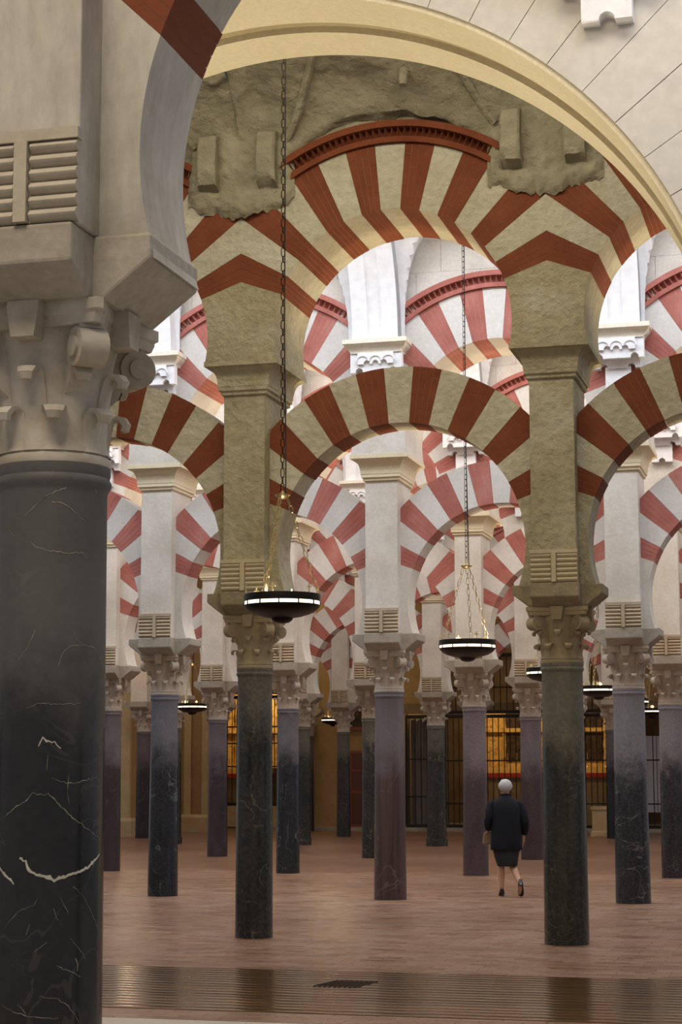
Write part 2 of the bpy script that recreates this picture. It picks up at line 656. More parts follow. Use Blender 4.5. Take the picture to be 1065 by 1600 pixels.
def arch_meshes(level, style):
    """list of (name, mesh, [sub-part meshes])"""
    if level == 'low':
        C, ri, re_, hy, L = LC, LRI, LRE, LY, HS - PX + .004
    else:
        C, ri, re_, hy, L = UC, URI, URE, UY, HS
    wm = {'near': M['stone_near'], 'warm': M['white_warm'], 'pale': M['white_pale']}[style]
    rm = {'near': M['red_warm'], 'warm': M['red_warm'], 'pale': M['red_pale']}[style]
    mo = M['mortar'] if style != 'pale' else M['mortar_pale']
    res = []
    for k in range(15):
        a0, a1 = J[k], J[k + 1]
        red = k % 2 == 1 - 0 and k != 7
        red = (k in (0, 2, 4, 6, 8, 10, 12, 14))
        ro = re_
        if level == 'up' and abs((a0 + a1) / 2) > radians(34):
            ro = 2.2
        dy = 0 if red else .004
        if red and style != 'pale':
            core = MB().prism(sector(a0, a1, ri + .003, ro - .003, C, L - .002, 3, .003), -hy + .003, hy - .003).mesh('brick_voussoir', mo)
            bricks = []
            nb = 4
            for j in range(nb):
                b0 = a0 + (a1 - a0) * j / nb
                b1 = a0 + (a1 - a0) * (j + 1) / nb
                am = (b0 + b1) / 2
                rr = reach(am, ri, ro, L)
                length = rr - ri
                if length < .05:
                    continue
                off = (.0, .5, .15, .65)[j]
                bl = .30
                cuts = [0]
                x = bl * (off if off > .2 else 1)
                while x < length - .07:
                    cuts.append(x)
                    x += bl
                cuts.append(length)
                for c in range(len(cuts) - 1):
                    r0 = ri + cuts[c] + (.0016 if c else 0)
                    r1 = ri + cuts[c + 1] - (.0016 if c < len(cuts) - 2 else 0)
                    last = c == len(cuts) - 2
                    g = .0016
                    q0, q1 = b0 + g / r0, b1 - g / r0
                    t0, t1 = b0 + g / r1, b1 - g / r1
                    R0 = reach(t0, ri, ro, L) if last else min(r1, reach(t0, ri, ro, L))
                    R1 = reach(t1, ri, ro, L) if last else min(r1, reach(t1, ri, ro, L))
                    if R0 - r0 < .01 or R1 - r0 < .01:
                        continue
                    poly = [joint(q0, ri, C, r0)[1], joint(q1, ri, C, r0)[1], joint(t1, ri, C, R1)[1], joint(t0, ri, C, R0)[1]]
                    jt = random.uniform(-.0015, .001)
                    bricks.append(MB().prism(poly, -hy + jt, hy - jt).mesh('brick', rm))
            res.append(('brick_voussoir', core, bricks))
        elif red:
            # brick courses modelled as separate slices in one voussoir mesh
            mb = MB()
            nb = 4
            for j in range(nb):
                b0 = a0 + (a1 - a0) * j / nb
                b1 = a0 + (a1 - a0) * (j + 1) / nb
                mb.prism(sector(b0, b1, ri, ro, C, L, 1, .0022), -hy, hy)
            me = mb.mesh('brick_voussoir', rm)
            me.materials.append(mo)
            # mortar core
            b = len(me.polygons)
            core = MB().prism(sector(a0, a1, ri + .003, ro - .003, C, L - .003, 2, .003), -hy + .004, hy - .004)
            mb2 = MB().add(mb.v, mb.f).add(core.v, core.f)
            me2 = mb2.mesh('brick_voussoir', rm)
            me2.materials.append(mo)
            for p in me2.polygons:
                if p.index >= b:
                    p.material_index = 1
            bpy.data.meshes.remove(me)
            res.append(('brick_voussoir', me2, []))
        else:
            jt = random.uniform(-.006, .004) if style != 'pale' else random.uniform(-.002, .002)
            me = MB().prism(sector(a0, a1, ri + random.uniform(0, .006), ro, C, L, 4, .0012), -hy - jt, hy + jt).mesh('stone_voussoir', wm)
            res.append(('stone_voussoir', me, []))
    return res


def band_meshes(style):
    mat = M['red_warm'] if style != 'pale' else M['red_pale']
    A = radians(33.5 if style == 'warm' else 44)

    def ring(r0, r1, y0, y1, n=36):
        mb = MB()
        for k in range(n):
            a, b = -A + 2 * A * k / n, -A + 2 * A * (k + 1) / n
            mb.prism([(r0 * sin(a), UC + r0 * cos(a)), (r0 * sin(b), UC + r0 * cos(b)), (r1 * sin(b), UC + r1 * cos(b)), (r1 * sin(a), UC + r1 * cos(a))], y0, y1)
        return mb
    out = [('lower_fillet', ring(1.985, 2.045, -UY - .045, UY).mesh('lower_fillet', mat)),
           ('upper_fillet', ring(2.135, 2.205, -UY - .10, UY).mesh('upper_fillet', mat)),
           ('band_ground', ring(2.045, 2.135, -UY + .005, UY).mesh('band_ground', mat))]
    mb = MB()
    n = 36 if style == 'warm' else 40
    for k in range(n):
        a = -A + 2 * A * (k + .5) / n
        h = .027 / 2.09
        y = -UY + .005
        p = []
        for r in (2.047, 2.133):
            for s in (-1, 1):
                p.append((r * sin(a + s * h), y, UC + r * cos(a + s * h)))
            p.append((r * sin(a), -UY - (.03 if r < 2.1 else .09), UC + r * cos(a)))
        mb.add(p, [(0, 2, 1), (3, 4, 5), (0, 3, 5, 2), (2, 5, 4, 1), (1, 4, 3, 0)])
    out.append(('sawtooth_course', mb.mesh('sawtooth_course', mat)))
    return out


def arc_z(x, r=2.21):
    return UC + sqrt(max(0, r * r - x * x))


def wall_blocks():
    rows = []
    edges = [7.72, 8.12, 8.56, 9.0, 9.45, 9.9]
    for ri in range(5):
        z0, z1 = edges[ri], edges[ri + 1]
        cuts = [-HS, -1.1, -.2, .7, HS] if ri % 2 else [-HS, -.75, .25, 1.05, HS]
        for k in range(len(cuts) - 1):
            x0, x1 = cuts[k] + .003, cuts[k + 1] - .003
            n = 8
            low = []
            for q in range(n + 1):
                x = x0 + (x1 - x0) * q / n
                low.append((x, max(z0 + .0015, arc_z(x) + .001)))
            if min(z for _, z in low) > z1 - .03:
                continue
            # clip where arc is above the course
            ok = [p for p in low if p[1] < z1 - .01]
            if len(ok) < 2:
                continue
            poly = ok + [(ok[-1][0], z1 - .0015), (ok[0][0], z1 - .0015)]
            jt = random.uniform(-.003, .003)
            rows.append(MB().prism(poly, -.52 + jt, .52).mesh('ashlar_block', M['stone_pale']))
    core = [(-HS, 7.72)] + [(HS * t / 10, arc_z(HS * t / 10) + .004) for t in range(-10, 11)] + [(HS, 7.72), (HS, 9.9), (-HS, 9.9)]
    core = [(-HS, arc_z(HS) + .004)] + [(HS * t / 12, arc_z(HS * t / 12) + .004) for t in range(-11, 12)] + [(HS, arc_z(HS) + .004), (HS, 9.89), (-HS, 9.89)]
    return MB().prism(core, -.512, .512).mesh('upper_wall', M['impost_pale']), rows


def rough_wall_mesh():
    n, mz = 28, 26
    mb = MB()
    vs = []
    for i in range(n + 1):
        x = -HS + S * i / n
        zb = arc_z(x, 2.20)
        for k in range(mz + 1):
            z = zb + (9.9 - zb) * k / mz
            d = noise.noise((x * 2.2, 3.1, z * 2.6)) * .05 + noise.noise((x * 7, 1.7, z * 8)) * .02
            vs.append((x, -.54 - d * min(1, k / 3), z))
    fs = []
    for i in range(n):
        for k in range(mz):
            a = i * (mz + 1) + k
            fs.append((a, a + mz + 1, a + mz + 2, a + 1))
    mb.add(vs, fs)
    core = [(-HS, arc_z(HS) + .004)] + [(HS * t / 12, arc_z(HS * t / 12) + .004) for t in range(-11, 12)] + [(HS, arc_z(HS) + .004), (HS, 9.89), (-HS, 9.89)]
    mb.prism(core, -.42, .52)
    return mb.mesh('upper_wall', M['rough_plaster'], True)


def span_label(row, k):
    us = ROWU[row]
    return f'between its {NUM[k]} and {NUM[k + 1]} columns from the left'


COLNAME = {}      # (row, k) -> short visible description, filled below
FRAME_ORDER = {
    # visible columns, left to right in the photo
    'A': {1: 'huge black veined column in the left foreground'},
    'B': {1: 'dark green-black column behind the large hanging lamp', 2: 'dark green-black column right of the walking woman'},
}


def arch_label(row, k, lvl, tone):
    us = ROWU[row]
    px = 532 + 2939 * ((us[k] + us[k + 1]) / 2 * cos(YAW) + ROWW[row] * sin(YAW)) / (ROWW[row] * cos(YAW) - us[k] * sin(YAW))
    short = {'near': 'grey and dark red', 'warm': 'ochre and dark red', 'pale': 'white and red'}[STYLE[row]]
    seen = [q for q in range(len(us) - 1)]
    return f'{lvl} striped {short} arch, {NUM[k]} from the left in the {ORD[row].split(" ")[0]} arcade'


def make_arch(row, k, level):
    us = ROWU[row]
    u = (us[k] + us[k + 1]) / 2
    sp = (us[k + 1] - us[k]) / S
    st = STYLE[row]
    lvl = 'lower' if level == 'low' else 'upper'
    tone = {'near': 'grey and dark red', 'warm': 'ochre and dark red', 'pale': 'white and faded red'}[st]
    name = f'{lvl}_arch'
    t = thing(name, arch_label(row, k, lvl, tone), 'arch',
              (u, ROWW[row], 0), 0, f'{lvl} arches of the {ORD[row]} arcade', (sp, 1, 1))
    for nm, me, subs in cached(('arch', level, st), lambda: arch_meshes(level, st)):
        p = obj(nm, me, t)
        for b in subs:
            obj('brick', b, p)
    if level == 'up':
        for nm, me in cached(('band', st), lambda: band_meshes(st)):
            q = obj(nm, me, t)
            if nm == 'sawtooth_course':
                q['kind'] = 'stuff'
        if st == 'pale':
            core, blocks = cached('blocks', wall_blocks)
            wl = struct('upper_wall', core, (u, ROWW[row], 0))
            wl.scale = (sp, 1, 1)
            for b in blocks:
                obj('ashlar_block', b, wl)
        else:
            wl = struct('upper_wall', cached('rough', rough_wall_mesh), (u, ROWW[row], 0))
    return t


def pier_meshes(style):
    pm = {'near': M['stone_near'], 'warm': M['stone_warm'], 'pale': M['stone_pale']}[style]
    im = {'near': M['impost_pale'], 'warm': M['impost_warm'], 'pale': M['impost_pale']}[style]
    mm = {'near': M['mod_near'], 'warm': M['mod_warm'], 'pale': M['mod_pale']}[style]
    out = {}
    # impost block: a cross in plan, flaring upward
    mb = MB()
    for s in (-1, 1):
        pass
    mb.prism([(-.285, ZI), (.285, ZI), (.46, 3.495), (.46, ZP), (-.46, ZP), (-.46, 3.495)], -.255, .255)
    mb.prismx([(-.30, ZI), (.30, ZI), (.455, 3.45), (.455, ZP), (-.455, ZP), (-.455, 3.45)], -.245, .245)
    out['impost_block'] = mb.mesh('impost_block', im)
    # pier body with springers cut to the horseshoe curve of the lower arches
    mb = MB().box(-PX, PX, -PY, PY, ZP, ZC0)
    out['pier_body'] = mb.mesh('pier_body', pm)
    mb = MB()
    a1 = radians(109)
    a0 = J[-1]
    arc = []
    for k in range(13):
        a = a0 + (a1 - a0) * k / 12
        arc.append((LRI * sin(a), LC + LRI * cos(a)))
    # pier centred coordinates, right-hand side of the pier : arch of next bay, left haunch
    right = [(HS - x, z) for x, z in arc]
    d0 = joint(a0, LRI, LC, LRI)[0]
    ztop = LC + LRI * cos(a0) + (HS - PX - LRI * sin(a0)) / math.tan(d0)
    poly = [(PX, ZP)] + right[::-1] + [(PX, ztop)]
    mb.prism(poly, -LY, LY)
    mb.prism([(-x, z) for x, z in poly][::-1], -LY, LY)
    out['springer'] = mb.mesh('springer', pm, True)
    # modillion: stacked rolls either side of a centre strip
    mb = MB()
    mb.box(-PX - .004, PX + .004, -PY - .02, -PY, ZP + .005, 3.90)
    out['modillion'] = mb.mesh('modillion', mm)
    rolls = []
    for k in range(6):
        z = ZP + .03 + k * .049
        rr = .0242
        dpt = .024
        for (x0, x1) in ((-PX - .006, -.03), (.03, PX + .006)):
            b = MB()
            prof = [(-PY - .02 - dpt * sin(pi * q / 6), z - rr + 2 * rr * q / 6) for q in range(7)]
            prof = prof + [(-PY - .01, z + rr), (-PY - .01, z - rr)]
            b.prismx(prof[::-1], x0, x1)
            rolls.append(b.mesh('roll', mm, True))
    out['rolls'] = rolls
    out['strip'] = MB().box(-.024, .024, -PY - .052, -PY - .015, ZP + .005, 3.885).mesh('centre_strip', mm)
    out['cap_strip'] = MB().box(-PX - .012, PX + .012, -PY - .045, -PY, 3.885, 3.925).mesh('top_fillet', mm)
    # cornice
    R = [(.23, .42, ZC0), (.255, .445, ZC0 + .012), (.255, .445, ZC0 + .045), (.275, .465, ZC0 + .055), (.275, .465, ZC0 + .09)]
    for k in range(7):
        q = k / 6
        R.append((.28 + .105 * (1 - cos(q * pi / 2)), .47 + .085 * (1 - cos(q * pi / 2)), ZC0 + .10 + .2 * sin(q * pi / 2)))
    R += [(.405, .572, ZC0 + .305), (.405, .572, ZC1)]
    out['cornice'] = MB().loft([(-a, a, -b, b, z) for a, b, z in R]).mesh('cornice', {'near': M['stone_near'], 'warm': M['stone_warm'], 'pale': M['cream']}[style])
    # upper block between the upper arches
    arc = []
    a1 = math.acos((ZC1 - UC) / URI)
    for k in range(9):
        a = J[-1] + (a1 - J[-1]) * k / 8
        arc.append((HS - URI * sin(a), UC + URI * cos(a)))
    zt = UC + HS / math.tan(J[-1])
    poly = arc[::-1] + [(0, zt)] + [(-x, z) for x, z in arc]
    out['upper_block'] = MB().prism(poly, -UY, UY).mesh('upper_block', pm, True)
    return out


def make_pier(row, k):
    st = STYLE[row]
    u = ROWU[row][k]
    tone = {'near': 'grey limewashed', 'warm': 'ochre stone', 'pale': 'pale limewashed'}[st]
    t = thing('pier', f'{tone} pier on the {NUM[k]} column from the left, {ORD[row].split(" ")[0]} arcade', 'pier', (u, ROWW[row], 0), 0,
              f'piers of the {ORD[row]} arcade')
    pm = cached(('pier', st), lambda: pier_meshes(st))
    bevel(obj('impost_block', pm['impost_block'], t), .012)
    dx = .055 if row == 'A' else 0
    bevel(obj('pier_body', pm['pier_body'], t, (dx, 0, 0)), .008)
    obj('springer', pm['springer'], t)
    mo = obj('modillion', pm['modillion'], t, (dx, 0, 0))
    for r in pm['rolls']:
        obj('roll', r, mo)
    obj('centre_strip', pm['strip'], mo)
    obj('top_fillet', pm['cap_strip'], mo)
    if row != 'A':
        obj('cornice', pm['cornice'], t)
        obj('upper_block', pm['upper_block'], t)
    else:
        obj('pier_top', cached(('ptop', 'near'), lambda: MB().box(-PX, PX, -PY, PY, ZC0, 7.2).mesh('pier_top', M['stone_near'])), t, (dx, 0, 0))
    return t


# ------------------------------------------------------------------ columns
def bell_r(z):
    """radius of the capital's bell, z from 0 to .56"""
    if z < .06:
        return .205
    return .196 + .070 * max(0, (z - .22) / .34) ** 1.6


def leaf_mesh(h, wd, tip, mat, z0=.04):
    """plain water leaf hugging the bell and curling over at the tip; pointing to +x"""
    prof = []
    n = 7
    for k in range(n + 1):
        q = k / n
        z = z0 + (h - .01) * q
        r = bell_r(z) + .008 + .020 * q ** 2
        prof.append((r, z, wd * (1 - .25 * q)))
    r0, zt = prof[-1][0], prof[-1][1]
    prof.append((r0 + .022, zt + .016, wd * .72))
    prof.append((r0 + .048, zt + .012, wd * .62))
    prof.append((r0 + .062, zt - .010, wd * .50))
    prof.append((r0 + .054, zt - .036, wd * .36))
    mb = MB()
    m = 4
    vs, fs = [], []
    for lay in (0, 1):
        for (r, z, ww) in prof:
            for j in range(m + 1):
                s = (j / m - .5) * 2
                a = s * ww / 2 / max(r, .1)
                rr = r - lay * .020 - .012 * s * s
                zz = z - (.010 if lay and z > h else 0)
                vs.append((rr * cos(a), rr * sin(a), zz))
    R = len(prof)
    q = (m + 1)
    for lay in (0, 1):
        o = lay * R * q
        for i in range(R - 1):
            for j in range(m):
                f = (o + i * q + j, o + i * q + j + 1, o + (i + 1) * q + j + 1, o + (i + 1) * q + j)
                fs.append(f if lay == 0 else f[::-1])
    o = R * q
    for i in range(R - 1):
        fs.append((i * q, (i + 1) * q, o + (i + 1) * q, o + i * q))
        fs.append((i * q + m, o + i * q + m, o + (i + 1) * q + m, (i + 1) * q + m))
    for j in range(m):
        i = R - 1
        fs.append((i * q + j, i * q + j + 1, o + i * q + j + 1, o + i * q + j))
    mb.add(vs, fs)
    return mb.mesh('leaf', mat, True)


def volute_mesh(mat):
    """corner volute on the diagonal, pointing to +x: a stem rising from the bell and rolling into a scroll"""
    mb = MB()
    cx, cz = .315, .395
    out = []
    # outer outline: rises from bell, over the top and round the scroll
    out += [(.215, .255), (.245, .30), (.262, .35), (.268, .40)]
    for k in range(0, 15):
        a = radians(165 - k * 20)
        r = .072 - .0005 * k
        out.append((cx + r * cos(a), cz + .012 + r * sin(a)))
    poly = [(.19, .25)] + [(.195, .50), (.25, .52), (.31, .50)] + []
    # simple solid: scroll disc + stem
    hw = .055
    disc = [(cx + .074 * cos(2 * pi * k / 18), cz + .070 * sin(2 * pi * k / 18)) for k in range(18)]
    mb.prism(disc, -hw, hw)
    stem = [(.20, .24), (.235, .27), (.262, .33), (.300, .44), (.345, .462), (.335, .50), (.20, .50)]
    mb.prism(stem, -hw * .8, hw * .8)
    mb.prism([(cx + .040 * cos(2 * pi * k / 14), cz + .038 * sin(2 * pi * k / 14)) for k in range(14)], -hw - .012, hw + .012)
    me = mb.mesh('volute', mat, True)
    return me


def capital_meshes(style):
    mat = {'near': M['cap_near'], 'warm': M['cap_warm'], 'pale': M['cap_pale']}[style]
    out = {}
    prof = [(.212, 0.0), (.216, .015), (.212, .03), (.203, .035)]
    for k in range(13):
        z = .05 + .44 * k / 12
        prof.append((bell_r(z), z))
    prof.append((.262, .50))
    out['bell'] = MB().lathe(prof, 32).mesh('capital', mat, True)
    out['leaf_low'] = leaf_mesh(.15, .135, 0, mat)
    out['leaf_up'] = leaf_mesh(.29, .125, 0, mat)
    out['volute'] = volute_mesh(mat)
    # abacus with concave sides and a boss on each
    pts = []
    for q in range(4):
        a = q * pi / 2
        for k in range(-5, 6):
            s = k / 5
            x = .255 + .055 * s * s
            y = .285 * s
            if abs(k) == 5:
                x = .305
                y = .285 * s
            pts.append((x * cos(a) - y * sin(a), x * sin(a) + y * cos(a)))
    n = len(pts)
    vs, fs = [], []
    for (sc_, z) in ((.93, .475), (.96, .50), (.96, .512), (1.0, .52), (1.0, .56)):
        for x, y in pts:
            vs.append((x * sc_, y * sc_, z))
    for i in range(4):
        for k in range(n):
            fs.append((i * n + k, i * n + (k + 1) % n, (i + 1) * n + (k + 1) % n, (i + 1) * n + k))
    fs.append(tuple(range(n))[::-1])
    fs.append(tuple(range(4 * n, 5 * n)))
    out['abacus'] = MB().add(vs, fs).mesh('abacus', mat, True)
    mb = MB().prism([(-.045, .43), (.045, .43), (.062, .53), (.062, .56), (-.062, .56), (-.062, .53)], -.315, -.22)
    out['boss'] = mb.mesh('boss', mat)
    return out


M['cap_near'] = plaster('capital_stone_grey_brown', (.32, .25, .17), (.48, .43, .36), (.56, .52, .47), bump=.3, bs_scale=16, scale=3)


def shaft_mesh(r0, r1, mat, lean=0, seg=48):
    prof = [(r0 * 1.0, 0), (r0 * 1.0, .02)]
    for k in range(1, 9):
        q = k / 8
        prof.append((r0 + (r1 - r0) * q, .02 + 2.68 * q))
    prof += [(r1 + .004, 2.715), (r1 + .014, 2.73), (r1 + .016, 2.745), (r1 + .008, 2.76), (r1 + .012, 2.775), (r1 + .012, 2.80)]
    return MB().lathe(prof, seg).mesh('shaft', mat, True)


# white veins of the near column: (width, [(angle, height), ...]) on the shaft's surface
VEINS = [(5.5,[(-1.637,1.409),(-1.526,1.397),(-1.443,1.363),(-1.33,1.352),(-1.155,1.344),(-1.024,1.335),(-0.822,1.347),(-0.55,1.36),(-0.344,1.376),(-0.015,1.417)]),(4.5,[(-2.241,1.403),(-2.081,1.373),(-1.897,1.344),(-1.742,1.321)]),(2.0,[(-1.997,1.545),(-1.764,1.581),(-1.588,1.598),(-1.428,1.629),(-1.116,1.624),(-0.934,1.585),(-0.72,1.545),(-0.508,1.518),(-0.21,1.485),(0.04,1.461)]),(1.6,[(-1.022,2.072),(-0.948,2.117),(-0.818,2.143),(-0.533,2.149),(-0.275,2.141),(0.011,2.089)]),(1.3,[(-0.749,2.192),(-0.67,2.164),(-0.504,2.146)]),(3.2,[(-1.341,1.792),(-1.268,1.823),(-1.2,1.81),(-1.066,1.805),(-0.952,1.786)]),(1.6,[(-1.108,1.683),(-0.896,1.668),(-0.68,1.664),(-0.464,1.674),(-0.147,1.685)]),(1.3,[(-0.804,1.69),(-0.823,1.629),(-0.782,1.593)]),(1.3,[(-1.58,1.921),(-1.348,1.943),(-1.056,1.938),(-0.599,1.94)]),(1.2,[(-1.173,1.761),(-1.19,1.708)]),(1.3,[(-0.7,1.313),(-0.458,1.272),(-0.221,1.203),(0.025,1.138)]),(1.2,[(-1.037,1.237),(-0.945,1.197)]),(1.2,[(-0.907,1.271),(-0.765,1.218)]),(1.2,[(-1.897,1.175),(-1.638,1.228),(-1.364,1.25),(-1.3,1.272)]),(1.3,[(-0.734,1.135),(-0.528,1.094),(-0.41,1.062)]),(2.2,[(-0.62,1.069),(-0.566,1.043),(-0.585,1.022)]),(1.3,[(-0.963,1.045),(-0.725,1.023),(-0.509,1.003)]),(1.6,[(-1.941,0.912),(-1.691,0.889),(-1.412,0.878),(-1.154,0.871),(-0.917,0.869)]),(1.3,[(-1.246,0.942),(-0.989,0.939),(-0.739,0.908),(-0.518,0.847)]),(1.2,[(-1.622,0.919),(-1.457,0.886)]),(1.1,[(-1.347,1.091),(-1.135,1.125)]),(1.1,[(-1.487,1.151),(-1.424,1.186)]),(1.6,[(-1.772,2.091),(-1.582,2.135),(-1.445,2.196)]),(2.6,[(-1.696,2.603),(-1.495,2.639),(-1.285,2.675),(-0.997,2.701),(-0.691,2.721),(-0.479,2.723),(-0.252,2.698)]),(1.8,[(-1.191,2.654),(-0.993,2.651),(-0.81,2.627),(-0.542,2.588)]),(2.4,[(-1.567,2.511),(-1.442,2.488),(-1.151,2.476),(-0.858,2.471),(-0.575,2.477),(-0.501,2.455)]),(1.3,[(-2.103,2.563),(-1.919,2.535)])]
M['vein'] = plaster('white_calcite_vein', (.40, .37, .31), (.62, .60, .55), scale=14, bump=.1)
M['vein_thin'] = plaster('thin_calcite_vein', (.10, .09, .075), (.42, .39, .33), scale=16, bump=.1)

# (row, k): marble, radius bottom, radius top, label
COLS = {
    ('A', 0): ('near_black', .205, .19, 'black marble column of the nearest arcade, outside the frame to the left'),
    ('A', 1): ('near_black', .2075, .194, 'huge black marble column with white veins in the left foreground'),
    ('A', 2): ('near_black', .205, .19, 'black marble column of the nearest arcade, outside the frame to the right'),
    ('B', 0): ('green_black', .21, .19, 'dark marble column of the second arcade, outside the frame at the left'),
    ('B', 1): ('green_black', .198, .182, 'speckled black column directly below the large hanging lamp'),
    ('B', 2): ('stout_green', .225, .207, 'stout greenish black column just right of the walking woman'),
    ('B', 3): ('grey_black', .21, .19, 'dark marble column of the second arcade, outside the frame at the right'),
    ('C', 0): ('purple', .20, .18, 'dark column of the third arcade hidden behind the foreground column'),
    ('C', 1): ('blue_black', .212, .186, 'leaning blue-black column between the foreground column and the large lamp'),
    ('C', 2): ('brown', .222, .195, 'red-brown streaked marble column in the centre of the hall'),
    ('C', 3): ('grey_black', .232, .205, 'grey and black scratched column, second full column from the right edge'),
    ('C', 4): ('grey_black', .21, .19, 'dark column of the third arcade, outside the frame at the right'),
    ('D', 0): ('purple', .195, .175, 'dark purple column right behind the foreground column'),
    ('D', 1): ('blue_black', .205, .180, 'black column with pale mottling just right of the speckled black one'),
    ('D', 2): ('granite', .215, .190, 'purple granite column just left of the walking woman'),
    ('D', 3): ('grey_black', .205, .185, 'black and grey column cut by the right edge of the photo'),
    ('D', 4): ('grey_black', .20, .18, 'dark column of the fourth arcade, outside the frame at the right'),
    ('E', 0): ('purple', .19, .17, 'dark column of the fifth arcade hidden behind the foreground column'),
    ('E', 1): ('purple', .212, .186, 'purple-grey column left of the speckled black one, beside the gilded grille'),
    ('E', 2): ('green_black', .195, .18, 'dark green column half hidden behind the red-brown one'),
    ('E', 3): ('granite', .23, .205, 'purple granite column between the woman and the stout greenish one'),
    ('E', 4): ('granite', .2, .18, 'granite column of the fifth arcade, outside the frame at the right'),
    ('F', 0): ('purple', .19, .17, 'dark column of the sixth arcade hidden behind the foreground column'),
    ('F', 1): ('green_black', .21, .185, 'thin dark column peeping out right of the leaning blue-black one'),
    ('F', 2): ('green_black', .20, .18, 'slender grey-green column on a low plinth left of the yellow wall'),
    ('F', 3): ('green_black', .235, .205, 'grey-green column standing before the iron grille near the centre'),
    ('F', 4): ('granite', .2, .18, 'granite column hidden behind the stout greenish one'),
    ('F', 5): ('granite', .2, .18, 'granite column of the sixth arcade, outside the frame at the right'),
    ('G', 0): ('purple', .2, .18, 'purple column of the last arcade behind the speckled black one'),
    ('G', 1): ('green_black', .19, .17, 'dark column at the right edge of the yellow wall, by the door'),
    ('G', 2): ('grey_black', .19, .17, 'pale slender column peeping out right of the purple granite one'),
    ('G', 3): ('blue_black', .22, .195, 'grey to blue-black column of the last arcade beside the golden chapel'),
    ('G', 4): ('blue_black', .2, .18, 'dark column of the last arcade, outside the frame at the right'),
}


def make_column(u, wy, spec, style, plinth=False, rz=0):
    kind, r0, r1, label = spec
    t = thing('column', label, 'column', (u, wy, 0), 0, 'marble columns of the hall')
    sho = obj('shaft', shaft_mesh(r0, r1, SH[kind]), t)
    if kind == 'near_black' and -3.5 < u < -2:
        for (wd, pl) in VEINS:
            vb = MB()
            vs, fs = [], []
            fine = []
            for a, b in zip(pl, pl[1:]):
                nn = max(2, int(math.hypot((b[0] - a[0]) * .2, b[1] - a[1]) / .008))
                for q in range(nn):
                    f_ = q / nn
                    fine.append((a[0] + (b[0] - a[0]) * f_, a[1] + (b[1] - a[1]) * f_))
            fine.append(pl[-1])
            for q, (an, zz) in enumerate(fine):
                j1 = noise.noise((an * 22, zz * 22, 1)) * .006
                hw = wd / 440 / 2 * (.28 if wd < 3 else .42) * (1.0 + 3.2 * max(0, noise.noise((an * 40, zz * 40, 7))) + .6 * sin(pi * q / (len(fine) - 1)))
                p0 = fine[max(0, q - 1)]
                p1 = fine[min(len(fine) - 1, q + 1)]
                tx, tz = (p1[0] - p0[0]) * .2, p1[1] - p0[1]
                ll = math.hypot(tx, tz) + 1e-9
                for s_ in (-1, 1):
                    aa = an + (-tz / ll * hw * s_) / .2 + j1
                    z_ = zz + tx / ll * hw * s_ + j1
                    rr = r0 + (r1 - r0) * min(1, max(0, (z_ - .02) / 2.68)) + .0012
                    vs.append((rr * cos(aa), rr * sin(aa), z_))
            for q in range(len(fine) - 1):
                fs.append((2 * q, 2 * q + 1, 2 * q + 3, 2 * q + 2))
            obj('vein', vb.add(vs, fs).mesh('vein', M['vein'] if wd > 3 else M['vein_thin'], True), sho)
    cm = cached(('cap', style), lambda: capital_meshes(style))
    c = obj('capital', cm['bell'], t, (0, 0, 2.80), 0, (r1 / .20, r1 / .20, 1))
    for k in range(8):
        obj('leaf', cm['leaf_low'], c, (0, 0, 0), k * pi / 4 + pi / 8 + rz)
        obj('leaf', cm['leaf_up'], c, (0, 0, 0), k * pi / 4 + rz)
    for k in range(4):
        obj('volute', cm['volute'], c, (0, 0, 0), k * pi / 2 + pi / 4)
        obj('boss', cm['boss'], c, (0, 0, 0), k * pi / 2)
    obj('abacus', cm['abacus'], c)
    if plinth:
        obj('plinth', MB().lathe([(r0 + .02, 0), (r0 + .02, .14), (r0 + .015, .16), (r0 + .002, .17)], 32).mesh('plinth', SH[kind], True), t)
    return t


for row, us in ROWU.items():
    for k, u in enumerate(us):
        make_column(u, ROWW[row], COLS[(row, k)], STYLE[row], (row, k) in (('F', 2), ('F', 3), ('F', 1)))
        make_pier(row, k)
    for k in range(len(us) - 1):
        make_arch(row, k, 'low')
        if row != 'A':
            make_arch(row, k, 'up')

# two odd columns against the far walls
make_column(-18.1, 47.6, ('purple', .2, .18, 'dark purple column beside the left yellow pier'), 'pale')
make_column(-15.45, 54.3, ('purple', .19, .17, 'purple column against the left end of the yellow wall'), 'pale')
for (uu, ww, lb) in ((-18.1, 47.6, 'small pier end resting on the column by the left yellow pier'), (-15.45, 54.3, 'small pier end resting on the column against the yellow wall')):
    t = thing('pier', lb, 'pier', (uu, ww, 0))
    pm = cached(('pier', 'pale'), lambda: pier_meshes('pale'))
    obj('impost_block', pm['impost_block'], t)
    obj('pier_body', pm['pier_body'], t)

# ------------------------------------------------------------------ white vaults over the naves
NAVES = [('B', 'C'), ('C', 'D'), ('D', 'E'), ('E', 'F'), ('F', 'G')]
Z0 = 7.58


